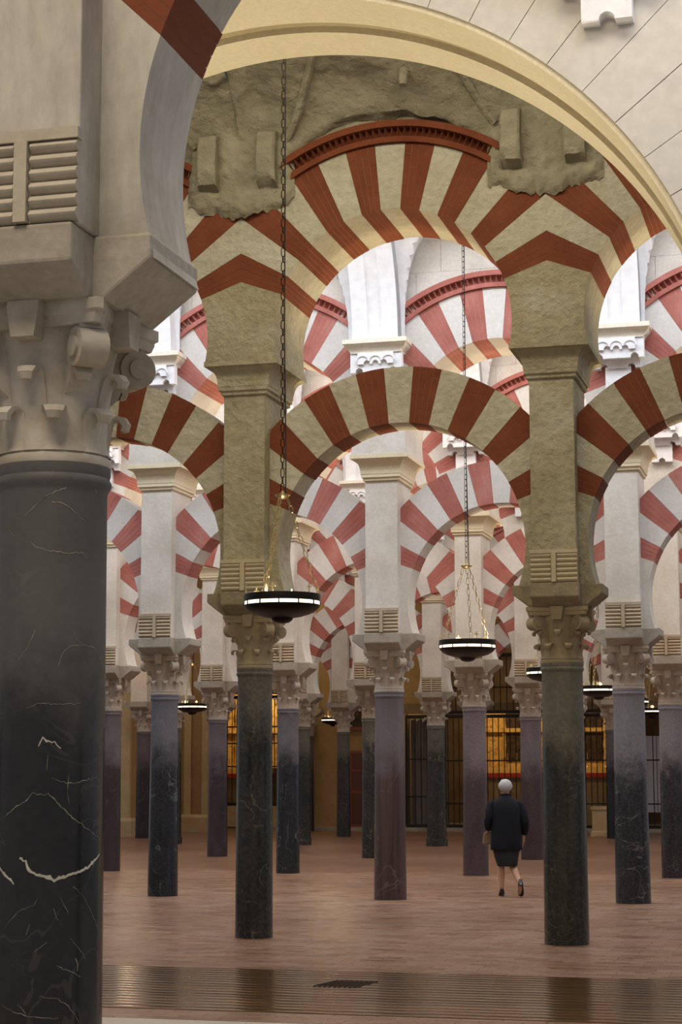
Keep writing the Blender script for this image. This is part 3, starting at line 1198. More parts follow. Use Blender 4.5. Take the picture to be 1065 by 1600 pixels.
def web_mesh(half, hx, hz, hA, mat, ncell=18, gap=.85, rough=False, lun=None):
    """one bay of groined vault as a height field over x (along the nave) and y (across)"""
    xs = [hx * sin(pi / 2 * k / ncell) for k in range(-ncell, ncell + 1)]
    if hx < HS - .01:
        xs = [-HS, -(HS + hx) / 2] + xs + [(HS + hx) / 2, HS]
    ny = 60 if rough else 22
    ys = [half * sin(pi / 2 * k / ny) for k in range(-ny, ny + 1)]
    vs, fs = [], []
    for x in xs:
        for y in ys:
            zA = Z0 + hA * sqrt(max(0, 1 - (y / half) ** 2))
            dd = min(1.7, half - abs(y))
            zB = lun(x) if lun else Z0 + hz * max(0, 1 - abs(x / (hx - .30 * dd)) ** 3) ** (1 / 3)
            z = max(zA, zB)
            if rough:
                z += noise.noise((x * 1.2, y * 2.2, 5)) * .16 + noise.noise((x * 4, y * 7, 2)) * .06 + noise.noise((x * 12, y * 16, 2)) * .02
            vs.append((x, y, z))
    n = len(ys)
    for i in range(len(xs) - 1):
        for j in range(n - 1):
            if gap and abs(ys[j]) < gap and abs(ys[j + 1]) < gap:
                continue
            a = i * n + j
            fs.append((a, a + 1, a + n + 1, a + n))
    return MB().add(vs, fs).mesh('vault_web', mat, True)


def rib_mesh(half, depth, hA, gap, x0, x1, drop):
    mb = MB()
    n = 20
    ins, outs = [], []
    hi = half - depth
    amax = math.acos(gap / half)
    for k in range(n + 1):
        a = amax * k / n
        ins.append((-hi * cos(a), Z0 + (hA - drop) * sin(a)))
        outs.append((-half * cos(a), Z0 + (hA + .1) * sin(a)))
    for s in (1, -1):
        for k in range(n):
            q = [ins[k], ins[k + 1], outs[k + 1], outs[k]]
            if s < 0:
                q = [(-y, z) for y, z in q][::-1]
            mb.prismx(q[::-1], x0, x1)
    return mb


def rib_things(half, hA, gap):
    base = rib_mesh(half, .30, hA, gap, -.29, .35, .10).mesh('vault_rib', M['white_vault'])
    f1 = rib_mesh(half, .335, hA, gap, -.29, -.07, .135).mesh('rib_border', M['white_vault'])
    f2 = rib_mesh(half, .335, hA, gap, .13, .35, .135).mesh('rib_border', M['white_vault'])
    return base, [f1, f2]


def bracket_parts():
    wv = M['white_vault']
    parts = []
    # wall at y=0, projecting to -y
    R = []
    for k in range(6):
        q = k / 5
        R.append((.355 + .075 * sin(q * pi / 2) ** 2, .30 + .07 * q * q, 7.43 + .09 * q))
    R.append((.45, .39, 7.53))
    R.append((.45, .39, 7.58))
    parts.append(('cornice', MB().loft([(-a, a, -b, 0, z) for a, b, z in R]).mesh('cornice', M['cream_white'])))

    def scallop(x0, x1, zb, zt, holes, y0, y1):
        """plate whose lower edge has round notches (cx, r)"""
        bot = []
        xs = [x0, x1]
        bot.append((x0, zb))
        for (cx, r, dz) in holes:
            for k in range(9):
                a = pi - pi * k / 8
                bot.append((cx + r * cos(a), zb + dz + r * sin(a)) if 0 < k < 8 else (cx + r * cos(a), zb))
        bot.append((x1, zb))
        # triangulate as vertical strips to keep faces planar and simple
        mb = MB()
        for i in range(len(bot) - 1):
            (xa, za), (xb, zb_) = bot[i], bot[i + 1]
            if xb - xa < 1e-5:
                continue
            mb.prism([(xa, za), (xb, zb_), (xb, zt), (xa, zt)], y0, y1)
        return mb
    parts.append(('fret_plate', scallop(-.36, .36, 7.21, 7.43, [(-.235, .055, .0), (.235, .055, .0)], -.28, -.16).mesh('fret_plate', wv)))
    parts.append(('fret_plate', scallop(-.25, .25, 7.30, 7.43, [(-.12, .045, 0), (0, .045, 0), (.12, .045, 0)], -.315, -.28).mesh('fret_plate', wv)))
    parts.append(('back_plate', scallop(-.30, .30, 7.12, 7.43, [(-.18, .05, .0), (.18, .05, .0)], -.16, 0).mesh('back_plate', wv)))
    parts.append(('tongue', scallop(-.17, .17, 6.90, 7.14, [(0, .055, .0)], -.13, 0).mesh('tongue', wv)))
    mb = MB()
    for x in (-.18, 0, .18):
        pts = [(x + .085 * cos(pi * k / 8), -.318, 7.335 + .06 * sin(pi * k / 8)) for k in range(9)]
        mb.tube(pts, .012, 6)
    parts.append(('fret_beading', mb.mesh('fret_beading', wv, True)))
    return parts


M['cream_white'] = plaster('cream_white_moulding', (.80, .74, .62), (.84, .79, .68), bump=.06)

for ni, (r1, r2) in enumerate(NAVES):
    w1, w2 = ROWW[r1] + .53, ROWW[r2] - .53
    mid, half = (w1 + w2) / 2, (w2 - w1) / 2
    us = ROWU[r2]
    hA, gap = 2.35, .85
    web = web_mesh(half - .10, HS - .40, 1.8, hA, M['white_vault'], 30, gap=gap)
    base, borders = rib_things(half, hA, gap)
    vt = struct('ceiling', None, (0, mid, 0), 'white groined plaster vault over the nave')
    for k in range(len(us) - 1):
        o = obj('vault_web', web, vt, ((us[k] + us[k + 1]) / 2, 0, 0), 0, ((us[k + 1] - us[k]) / S, 1, 1))
    for k, u in enumerate(us):
        rb = obj('vault_rib', base, vt, (u, 0, 0))
        for f in borders:
            obj('rib_border', f, rb)
    for k, u in enumerate(us):
        b = thing('bracket', f'white scalloped plaster bracket above the {NUM[k]} pier from the left, {ORD[r2].split(" ")[0]} arcade', 'bracket',
                  (u, ROWW[r2] - .53, 0), 0, f'white vault brackets on the {ORD[r2]} arcade')
        for nm, me in cached('bracket', bracket_parts):
            obj(nm, me, b, (.03, 0, 7.56 * (1 - 1.22)), 0, (1, 1, 1.22))

# last nave: simple white ceiling on to the end wall
struct('ceiling', MB().box(-22, 4, 50.3, 60, 9.3, 9.4).mesh('ceiling', M['white_vault']), label='plain plaster ceiling before the end wall')

# ------------------------------------------------------------------ unrestored rough vault between wide arch and second arcade
w1, w2 = 13.3, ROWW['B'] - .5
mid, half = (w1 + w2) / 2, (w2 - w1) / 2
_z0 = Z0
Z0 = 7.85
rw = web_mesh(half, HS, 0, 1.9, M['rough_plaster'], 48, 0, True, lambda x: arc_z(x, 2.24))
vt = struct('ceiling', None, (0, mid, 0), 'rough unrestored plaster vault')
for k in range(3):
    obj('vault_web', rw, vt, ((ROWU['B'][k] + ROWU['B'][k + 1]) / 2, 0, 0))
# rounded ridges rising from the corbels
def ridge(x0, sgn):
    pts = []
    for k in range(14):
        q = k / 13
        y = half - .12 - 2.0 * q ** 1.5
        x = x0 + sgn * (.05 + 1.1 * q)
        zA = Z0 + 1.9 * sqrt(max(0, 1 - (y / half) ** 2))
        zB = arc_z(x - x0 - sgn * HS, 2.24)
        pts.append((x, y, max(zA, zB) - .03 + noise.noise((x * 3, y, 1)) * .02))
    return MB().tube(pts, .045, 8)
for u in ROWU['B']:
    for s in (-1, 1):
        obj('vault_ridge', ridge(u + s * .45, s).mesh('vault_ridge', M['rough_plaster'], True), vt)
Z0 = _z0


def corbel_mesh(seed):
    mb = MB()
    n = 10
    prof = [(0, 8.55), (-.24, 8.45), (-.27, 8.2), (-.25, 8.0), (-.22, 7.93), (0, 7.84)]
    vs, fs = [], []
    m = len(prof)
    for i in range(n + 1):
        x = -.105 + .21 * i / n
        for (y, z) in prof:
            d = noise.noise((x * 9 + seed, y * 9, z * 5)) * .018
            e = -.012 if i in (0, n) else 0
            vs.append((x, y + d + (.02 if i in (0, n) and y < -.1 else 0), z + d + e))
    for i in range(n):
        for k in range(m - 1):
            a = i * m + k
            fs.append((a, a + 1, a + m + 1, a + m))
    fs.append(tuple(range(m))[::-1])
    fs.append(tuple(range(n * m, n * m + m)))
    mb.add(vs, fs)
    return mb.mesh('corbel', M['rough_plaster'], True)


def lump_mesh(seed):
    """ragged patch of plaster smeared over the chevron between two upper arches"""
    mb = MB()
    n, m = 48, 40
    vs, fs = [], []
    for i in range(n + 1):
        x = -.60 + 1.20 * i / n
        q = abs(x) / .60
        zb = 7.60 + .14 * q ** 2 + .07 * noise.noise((x * 7 + seed, 0, 0)) + .05 * noise.noise((x * 21 + seed, 2, 0)) - .10 * max(0, .35 - q)
        zt = 8.75
        for k in range(m + 1):
            z = zb + (zt - zb) * k / m
            d = .06 * sin(min(1, k / 4) * pi / 2) + .05 * noise.noise((x * 4, seed, z * 4)) + .025 * noise.noise((x * 12, seed, z * 14))
            e = min(1, (1 - q) / .12)
            vs.append((x, -max(-.02, d * e + .012), z))
    for i in range(n):
        for k in range(m):
            a = i * (m + 1) + k
            fs.append((a, a + m + 1, a + m + 2, a + 1))
    return mb.add(vs, fs).mesh('plaster_patch', M['rough_plaster'], True)


for k, u in enumerate(ROWU['B']):
    for s, side in ((-1, 'left'), (1, 'right')):
        o = obj('corbel', corbel_mesh(k * 3 + s), None, (u + s * .33, ROWW['B'] - UY + .02, 0))
        tag(o, f'rough stone corbel on the {side} side above the {NUM[k]} pier of the second arcade', 'corbel', 'rough vault corbels')
    o = obj('plaster_patch', lump_mesh(k * 7.3), vt, (u, ROWW['B'] - UY - .004 - mid, 0))
o = obj('hook_stub', MB().tube([(0, 0, 9.05), (0, -.06, 8.95), (0, -.08, 8.84)], [.05, .055, .04], 10).mesh('hook_stub', M['rough_plaster'], True), vt, (-4.15, ROWW['B'] - .95 - mid, -.12))

# ------------------------------------------------------------------ wide cream arch in its grey wall
CU, CZ, CR = -3.86, 3.95, 3.20
cw = struct('wall_middle', None, (CU, 0, 0), 'pale wall pierced by one wide cream arch')


def ring_y(ri, ro, y0, y1, a0, a1, n):
    mb = MB()
    for k in range(n):
        a, b = a0 + (a1 - a0) * k / n, a0 + (a1 - a0) * (k + 1) / n
        mb.prism([(ri * sin(a), CZ + ri * cos(a)), (ri * sin(b), CZ + ri * cos(b)), (ro * sin(b), CZ + ro * cos(b)), (ro * sin(a), CZ + ro * cos(a))], y0, y1)
    return mb


AM = radians(96)
ra = obj('wide_arch', ring_y(CR, CR + .25, 12.84, 13.3, -AM, AM, 96).mesh('wide_arch', M['cream']), cw)
obj('soffit_groove', ring_y(CR + .05, CR + .25, 12.70, 12.84, -AM, AM, 96).mesh('soffit_groove', M['cream_dark']), ra)
obj('front_moulding', ring_y(CR + .02, CR + .25, 12.21, 12.70, -AM, AM, 96).mesh('front_moulding', M['cream']), ra)
nv = 34
for k in range(nv):
    a0, a1 = -AM + 2 * AM * k / nv, -AM + 2 * AM * (k + 1) / nv
    ri_, ro_ = CR + .06, 4.72
    g = .003
    n = 3
    lo = [((ri_) * sin(a0 + g / ri_ + (a1 - a0 - 2 * g / ri_) * q / n), CZ + ri_ * cos(a0 + g / ri_ + (a1 - a0 - 2 * g / ri_) * q / n)) for q in range(n + 1)]
    up = [((ro_) * sin(a0 + g / ro_ + (a1 - a0 - 2 * g / ro_) * q / n), CZ + ro_ * cos(a0 + g / ro_ + (a1 - a0 - 2 * g / ro_) * q / n)) for q in range(n + 1)]
    obj('voussoir', MB().prism(lo + up[::-1], 12.19 + random.uniform(-.0015, .0015), 12.4).mesh('voussoir', M['wall_grey']), cw)
mb = MB()
n = 96
for k in range(n):          # wall slab above and around the arch
    a, b = -AM + 2 * AM * k / n, -AM + 2 * AM * (k + 1) / n
    ri_ = 4.725

    def outer(t):
        X, Zt = 6.2, 11.0 - CZ
        s_, c_ = sin(t), cos(t)
        r = 1e9
        if abs(s_) > 1e-6:
            r = min(r, X / abs(s_))
        if c_ > 1e-6:
            r = min(r, Zt / c_)
        return r
    mb.prism([(ri_ * sin(a), CZ + ri_ * cos(a)), (ri_ * sin(b), CZ + ri_ * cos(b)), (outer(b) * sin(b), CZ + outer(b) * cos(b)), (outer(a) * sin(a), CZ + outer(a) * cos(a))], 12.195, 13.3)
mb2 = ring_y(CR + .252, 4.722, 12.401, 13.3, -AM, AM, 96)
mb.add(mb2.v, mb2.f)
obj('wall_field', mb.mesh('wall_field', M['wall_grey']), cw)
# jambs of the wide arch, both just outside the frame
for s, side in ((-1, 'left'), (1, 'right')):
    x0 = s * CR * sin(AM)
    x1 = s * 4.6
    obj('jamb', MB().box(min(x0, x1), max(x0, x1), 12.2, 13.3, 0, CZ + CR * cos(AM)).mesh('jamb', M['cream']), cw)
b = thing('bracket', 'white scalloped plaster drop at the top right, on the pale wall', 'bracket', (-1.36, 12.195, -.21), 0)
for nm, me in cached('bracket', bracket_parts):
    obj(nm, me, b)

# ------------------------------------------------------------------ floor
fl = struct('floor', MB().box(-30, 12, -4, 12.72, -.2, -.001).mesh('floor', M['slab']), label='polished floor of the hall')
obj('floor_bed', MB().box(-30, 12, 12.72, 32, -.2, -.004).mesh('floor_bed', M['grout']), fl)
obj('far_floor', MB().box(-30, 12, 32, 62, -.2, 0).mesh('far_floor', M['far_floor']), fl)
rng = random.Random(3)
TW, TD = .30, .15


def tile_mesh():
    return MB().loft([(-TW / 2 + .002, TW / 2 - .002, -TD / 2 + .002, TD / 2 - .002, -.01), (-TW / 2 + .002, TW / 2 - .002, -TD / 2 + .002, TD / 2 - .002, -.0005),
                      (-TW / 2 + .0035, TW / 2 - .0035, -TD / 2 + .0035, TD / 2 - .0035, .001)]).mesh('floor_tile', M['tile'])


tm = tile_mesh()
cnt = 0
for j in range(5):           # narrow terracotta strip in front of the boards
    for i in range(24):
        u = -6.4 + TW * (i + .5 * (j % 2))
        o = obj('floor_tile', tm, fl, (u, 12.775 + TD * j * .70, rng.uniform(-.0006, .0004)), 0, (1, .70, 1))
        cnt += 1
stuff = MB()
tint = []
W0 = 16.10
rows_n = int((32 - W0) / TD)
for j in range(rows_n):
    wy = W0 + TD * (j + .5)
    ul, ur = -7.2 - (wy - 16) * .42, 1.6 + (wy - 16) * .10
    i0, i1 = int(ul / TW), int(ur / TW)
    for i in range(i0, i1):
        u = TW * (i + .5 * (j % 2))
        z = rng.uniform(-.0007, .0006)
        if j < 5 and -6.7 < u < -.6 and cnt < 300:
            obj('floor_tile', tm, fl, (u, wy, z))
            cnt += 1
            continue
        tx, ty = rng.uniform(-.0006, .0006), rng.uniform(-.0006, .0006)
        x0, x1, y0, y1 = u - TW / 2 + .002, u + TW / 2 - .002, wy - TD / 2 + .002, wy + TD / 2 - .002
        bb = len(stuff.v)
        stuff.v += [(x0, y0, -.01), (x1, y0, -.01), (x1, y1, -.01), (x0, y1, -.01),
                    (x0, y0, z - tx - ty), (x1, y0, z + tx - ty), (x1, y1, z + tx + ty), (x0, y1, z - tx + ty)]
        stuff.f += [(bb + 4, bb + 5, bb + 6, bb + 7), (bb, bb + 1, bb + 5, bb + 4), (bb + 1, bb + 2, bb + 6, bb + 5),
                    (bb + 2, bb + 3, bb + 7, bb + 6), (bb + 3, bb, bb + 4, bb + 7)]
        tint += [rng.random()] * 8
sm = stuff.mesh('tile_field', M['tile_attr'])
at = sm.attributes.new('tint', 'FLOAT', 'POINT')
at.data.foreach_set('value', tint)
tf = obj('tile_field', sm, fl)
tf['kind'] = 'stuff'

# varnished boards with a cast grille let into them
VDUM = 0
deck = thing('boardwalk', 'wide band of glossy brown boards laid across the floor in front', 'flooring', (-3, 13.20, 0))
NP = 17
pd = (16.05 - 13.24) / NP
pprof = [(.005, -.02)] + [(.005 + (pd - .010) * q / 12, .006 + .006 * sin(pi * q / 12) ** .6) for q in range(13)] + [(pd - .005, -.02)]
pmesh = MB().prismx(pprof[::-1], -7, 5.5).mesh('plank', M['plank'])
for k in range(NP):
    o = obj('plank', pmesh, deck, (0, .02 + k * pd, 0))
    o.rotation_euler = (rng.uniform(-.012, .012), 0, 0)
gm = MB()
for k in range(9):
    x = -.40 + k * .10
    gm.prismx([(0, .0), (.34, .0), (.34, .008), (0, .008)], x, x + .016)
gm.v = [(x + y * .55, y, z) for x, y, z in gm.v]
gr = thing('floor_grille', 'small slotted iron grille let into the glossy boards', 'grille', (-4.00, 14.80, .012), 0, None, (.42, 1.35, 1))
obj('slats', gm.mesh('slats', M['grille']), gr)

# ------------------------------------------------------------------ far end of the hall
def box_obj(name, x0, x1, y0, y1, z0, z1, mat, parent=None):
    return obj(name, MB().box(x0, x1, y0, y1, z0, z1).mesh(name, mat), parent)


EW = 55.2
we = struct('wall_end', MB().box(-15.85, -12.75, EW, EW + .4, 0, 9.3).box(-24, -18.65, EW, EW + .4, 0, 9.3).box(-18.65, -15.85, EW, EW + .4, 4.1, 9.3)
            .box(-12.75, 4, EW, EW + .4, 3.75, 9.3).mesh('wall_end', M['ochre']), label='yellow end wall of the hall')
box_obj('beam', -12.75, 4, EW - .06, EW, 3.45, 3.75, M['chapel'], we)
box_obj('sill', -17, 4, EW - .5, EW + 6, 0, .10, M['impost_pale'], we)
for (a, b_) in ((-9.05, -8.75), (-6.35, -5.95), (-3.2, -2.9)):
    box_obj('wall_post', a, b_, EW - .02, EW + .3, .1, 3.45, M['curtain'] if a < -8 else M['chapel'], we)
# chapel box behind
cb = struct('wall_chapel', MB().box(-21, 5, EW + 5.5, EW + 5.7, 0, 6).box(-13.0, -12.7, EW + .4, EW + 5.5, 0, 6).box(-21, 5, EW + .4, EW + 5.5, 5.5, 5.6).mesh('wall_chapel', M['chapel']), label='dark chapel walls behind the iron grilles')
point('chapel_lamp', (-10.2, EW + 1.0, 4.6), 120, WARM, .1)
point('chapel_lamp', (-7.4, EW + 1.0, 4.6), 65, WARM, .1)
point('chapel_lamp', (-17.6, EW + .7, 4.8), 170, WARM, .1)
point('wall_lamp', (-14.6, 53.0, 6.4), 75, (1.0, .74, .36), .2)
point('wall_lamp', (-17.8, 45.6, 5.2), 35, (1.0, .74, .48), .2)
point('wall_lamp', (-20.0, 51.0, 5.0), 35, (1.0, .74, .48), .2)

dr = struct('door_1', MB().box(-14.40, -13.55, EW - .10, EW, .1, 2.36).mesh('door_1', M['frame_red']), label='dark red panelled door in the yellow wall')
for (x0, x1) in ((-14.32, -14.0), (-13.97, -13.63)):
    for (z0, z1) in ((.2, 1.1), (1.2, 1.75), (1.82, 2.28)):
        box_obj('panel', x0, x1, EW - .125, EW - .10, z0, z1, M['wood_dark'], dr)
pt = thing('painting', 'dark painting in a red frame hanging over the door', 'painting', (-14.0, EW - .06, 0))
box_obj('frame', -.44, .44, -.05, .05, 2.98, 4.0, M['frame_red'], pt)
box_obj('canvas', -.34, .34, -.07, -.05, 3.08, 3.9, M['canvas'], pt)
pt2 = thing('painting', 'tall dark framed painting high on the yellow wall', 'painting', (-14.06, EW - .06, 0))
box_obj('frame', -.34, .34, -.05, .05, 4.35, 5.6, M['frame_red'], pt2)
box_obj('canvas', -.26, .26, -.07, -.05, 4.43, 5.52, M['canvas'], pt2)


def iron_gate(x0, x1, z0, z1, bars, label, mids=(1.0, 2.1), y=EW - .12, top=None):
    g = thing('iron_gate', label, 'gate', ((x0 + x1) / 2, y, 0), 0, 'iron grilles of the chapels')
    hw = (x1 - x0) / 2
    bm = cached(('bar', z0, z1), lambda: MB().lathe([(.014, z0), (.014, z1)], 6).mesh('bar', M['black_iron']))
    for k in range(bars):
        obj('bar', bm, g, (-hw + (x1 - x0) * (k + .5) / bars, 0, 0))
    for z in mids:
        box_obj('rail', -hw, hw, -.02, .02, z - .02, z + .02, M['black_iron'], g)
    box_obj('rail', -hw, hw, -.05, .05, z0 - .03, z0 + .06, M['black_iron'], g)
    box_obj('rail', -hw, hw, -.06, .06, z1 - .10, z1, M['black_iron'], g)
    for s in (-1, 1):
        box_obj('post', s * hw - .035, s * hw + .035, -.035, .035, z0, z1, M['black_iron'], g)
    return g


iron_gate(-12.62, -11.55, .13, 3.40, 6, 'narrow dark iron gate at the left end of the chapel front')
iron_gate(-11.45, -9.08, .13, 3.40, 14, 'iron grille before the gilded altar, left of the walking woman', (.8, 2.05))
iron_gate(-8.72, -6.38, .13, 3.40, 14, 'iron grille before the altar behind the walking woman', (.8, 2.05))
iron_gate(-5.9, -3.25, .13, 3.40, 12, 'iron grille at the right before the pale panels', (.8, 2.05))
iron_gate(-18.6, -15.9, .75, 4.05, 18, 'gilded-looking iron grille at the left beside the purple-grey column', (1.9, 2.6, 3.1))
# bars above the lintels, standing in the lunettes
for (x0, x1, lb) in ((-11.4, -9.1, 'upper iron bars over the left chapel grille'), (-8.7, -6.4, 'upper iron bars over the middle chapel grille')):
    iron_gate(x0, x1, 3.46, 5.2, 12, lb, (4.2,))
bx = box_obj('gate_plinth', -18.6, -15.9, EW - .25, EW - .02, .1, .72, M['ochre_light'], we)


def altar(cx, y, label):
    a = thing('altar', label, 'altar', (cx, y, 0), 0, 'chapel altars')
    box_obj('table', -.9, .9, -.3, .4, .1, 1.55, M['chapel'], a)
    box_obj('cloth', -.95, .95, -.34, .42, 1.69, 1.86, M['altar_cloth'], a)
    box_obj('frontal', -.95, .95, -.36, .40, 1.55, 1.69, M['red_cloth'], a)
    rt = box_obj('retable', -1.05, 1.05, .6, .8, 1.86, 4.6, M['gold'], a)
    for x in (-.95, -.35, .35, .95):
        obj('twisted_column', MB().lathe([(.06 + .015 * sin(k * 1.3), 1.95 + k * .1) for k in range(22)], 10, x, .52).mesh('twisted_column', M['gold'], True), rt)
    for z in (1.86, 2.95, 4.3):
        box_obj('moulding', -1.08, 1.08, .42, .62, z, z + .12, M['gold'], rt)
    box_obj('picture', -.3, .3, .55, .6, 2.05, 2.9, M['canvas'], rt)
    box_obj('picture', -.3, .3, .55, .6, 3.05, 4.2, M['canvas'], rt)
    for k in range(6):
        obj('candlestick', MB().lathe([(.035, 1.86), (.012, 1.9), (.012, 2.11), (.022, 2.13), (.010, 2.14), (.010, 2.3)], 8, -.7 + .28 * k, -.05).mesh('candlestick', M['brass'], True), a)
    return a


altar(-9.9, EW + 2.6, 'gilded altar behind the left chapel grille')
altar(-7.45, EW + 2.6, 'gilded altar with yellow cloth behind the walking woman')
altar(-18.3, EW + 1.6, 'gilded altar glowing behind the far left grille')
cu = thing('curtain', 'grey curtain hanging behind the narrow iron gate', 'curtain', (-12.1, EW + .6, 0))
cmb = MB()
for k in range(24):
    x0, x1 = -.55 + 1.1 * k / 24, -.55 + 1.1 * (k + 1) / 24
    ya, yb = .05 * sin(k * 1.4), .05 * sin((k + 1) * 1.4)
    cmb.add([(x0, ya, .15), (x1, yb, .15), (x1, yb, 3.3), (x0, ya, 3.3), (x0, ya + .03, .15), (x1, yb + .03, .15), (x1, yb + .03, 3.3), (x0, ya + .03, 3.3)],
            [(0, 1, 2, 3), (5, 4, 7, 6), (0, 4, 5, 1), (3, 2, 6, 7)])
obj('cloth', cmb.mesh('cloth', M['curtain'], True), cu)
pp = thing('panel_screen', 'pale grey panelled screen behind the grille at the right', 'screen', (-4.7, EW + .5, 0))
for k in range(7):
    box_obj('panel', -1.4 + k * .4 + .01, -1.4 + (k + 1) * .4 - .01, -.03, .03, .55, 2.75, M['pale_panel'], pp)
pdx = thing('pedestal', 'small ochre stone pedestal beside the last blue-black column', 'pedestal', (-6.40, 49.9 + 1.2, 0))
bevel(obj('block', MB().loft([(-.24, .24, -.24, .24, 0), (-.24, .24, -.24, .24, .12), (-.20, .20, -.20, .20, .15), (-.20, .20, -.20, .20, .68), (-.23, .23, -.23, .23, .72), (-.23, .23, -.23, .23, .80)]).mesh('block', M['ochre_light']), pdx), .01)

# left wall piers with mouldings
wl = struct('wall_left', MB().box(-24, -18.75, 48.3, 49.0, 0, 9.3).box(-18.80, -18.12, 52.9, 53.6, 0, 9.3).box(-24, -18.8, 53.6, 54.0, 0, 9.3).mesh('wall_left', M['ochre']), label='yellow wall piers at the left')
for (x0, x1, y) in ((-19.12, -18.74, 48.22), (-18.83, -18.62, 52.85), (-18.28, -18.10, 52.85)):
    box_obj('pilaster_strip', x0, x1, y, y + .12, .48, 7.5, M['ochre_light'], wl)
for (x0, x1, y) in ((-23, -18.62, 48.1), (-18.95, -18.0, 52.7)):
    obj('plinth', MB().loft([(x0, x1, y, y + .4, 0), (x0, x1, y, y + .4, .42), (x0 + .04, x1 - .04, y + .05, y + .4, .50)]).mesh('plinth', M['ochre_light']), wl)

# ------------------------------------------------------------------ added uplights, hidden on imposts and arches, that brighten the soffits
um = MB().box(-.06, .06, -.03, .03, 0, .05).mesh('fill_uplight', M['bronze'])
for row in 'BCDEF':
    for u in ROWU[row]:
        t = thing('fill_uplight', f'added hidden uplight behind the {NUM[ROWU[row].index(u)]} pier from the left, {ORD[row]} arcade', 'lamp', (u, ROWW[row] + .45, ZP + .002), 0, 'added uplights hidden behind the piers')
        obj('housing', um, t)
        d = bpy.data.lights.new('soffit_fill_beam', 'SPOT')
        d.energy = 200 if row == 'B' else 130
        d.color = (1.0, .80, .50)
        d.spot_size = radians(125)
        d.spot_blend = .6
        d.shadow_soft_size = .03
        o = bpy.data.objects.new('soffit_fill_beam', d)
        o.location = (u, ROWW[row] + .47, ZP + .07)
        o.rotation_euler = (radians(180 + 8), 0, 0)
        COL.objects.link(o)
for row in 'BCDEFG':  # added spots out of sight on the lower arches, filling the upper soffits
    us = ROWU[row]
    for k in range(len(us) - 1):
        u = (us[k] + us[k + 1]) / 2
        t = thing('fill_uplight', f'added hidden uplight on top of the {NUM[k]} lower arch from the left, {ORD[row].split(" ")[0]} arcade', 'lamp', (u, ROWW[row] + .08, LC + LRE + .006), 0, 'added uplights on the lower arches')
        obj('housing', um, t)
        d = bpy.data.lights.new('soffit_fill_beam', 'SPOT')
        d.energy = 52
        d.color = (1.0, .80, .50)
        d.spot_size = radians(168)
        d.spot_blend = .5
        d.shadow_soft_size = .05
        o = bpy.data.objects.new('soffit_fill_beam', d)
        o.location = (u, ROWW[row] + .08, LC + LRE + .08)
        o.rotation_euler = (radians(180), 0, 0)
        COL.objects.link(o)
struct('ceiling', MB().box(-12, 8, -2, 12.2, 9.72, 9.85).mesh('ceiling', M['white_vault']), label='plain ceiling of the near nave')

# ------------------------------------------------------------------ hanging lamps
def chain_mesh(p0, p1, pitch=.068, wire=.0045, lw=.017):
    p0, p1 = Vector(p0), Vector(p1)
    d = p1 - p0
    L = d.length
    n = max(2, int(L / pitch))
    mb = MB()
    q = d.to_track_quat('Z', 'Y').to_matrix().to_4x4()
    for k in range(n):
        st = len(mb.v)
        h = pitch * (.62 if k % 2 == 0 else .48)
        ww = lw * (1 if k % 2 == 0 else 1.05)
        pts = []
        for j in range(10):
            a = 2 * pi * j / 10
            x, z = ww * cos(a), 0
            z = (h - ww) * (1 if sin(a) > 0 else -1) * (abs(sin(a)) > .01) + ww * sin(a)
            pts.append((x, 0, z))
        mb.tube(pts, wire, 4, True)
        m = Matrix.Translation(p0 + d * (k + .5) / n) @ q @ Matrix.Rotation((k % 2) * pi / 2 + .5, 4, 'Z')
        mb.xform(m, st)
    return mb


def lamp_meshes(far):
    R = .338
    out = {}
    out['bowl'] = MB().lathe([(.02, 3.015), (.06, 3.022), (.088, 3.042), (.10, 3.064), (.17, 3.076), (.25, 3.100), (.30, 3.128), (.332, 3.162), (.338, 3.178), (.31, 3.178), (.2, 3.15), (.02, 3.14)], 48).mesh('bowl', M['bronze'], True)
    out['glow_ring'] = MB().lathe([(.330, 3.178), (.334, 3.178), (.334, 3.208), (.330, 3.208)], 48, cap=False).mesh('glow_ring', M['lamp_glow'])
    out['rim_band'] = MB().lathe([(.325, 3.208), (.340, 3.208), (.342, 3.215), (.340, 3.27), (.335, 3.274), (.325, 3.27), (.325, 3.208)], 48, cap=False).mesh('rim_band', M['bronze'], True)
    out['divider'] = MB().box(.328, .342, -.005, .005, 3.176, 3.21).mesh('divider', M['bronze'])
    cr = MB().box(-.004, .004, -.006, .006, 0, .085).box(-.004, .004, -.03, .03, .048, .058)
    out['cross'] = cr.mesh('cross', M['brass'])
    out['canopy'] = MB().lathe([(.012, 4.13), (.03, 4.135), (.068, 4.165), (.07, 4.172), (.02, 4.180), (.008, 4.21)], 24).mesh('canopy', M['brass'], True)
    mb = MB()
    for k in range(3):
        a = 2 * pi * k / 3 + .35
        c = chain_mesh((.045 * cos(a), .045 * sin(a), 4.14), (.325 * cos(a), .325 * sin(a), 3.27))
        mb2 = c
        out['chain%d' % k] = mb2.mesh('side_chain', M['chain_bright'])
    out['main'] = chain_mesh((0, 0, 4.2), (0, 0, 9.71)).mesh('main_chain', M['chain'])
    out['cable'] = MB().tube([(.03, .0, 4.18), (.028, .01, 4.6), (.012, .012, 5.6), (.02, .005, 9.71)], .006, 5).mesh('cable', M['cable'])
    return out


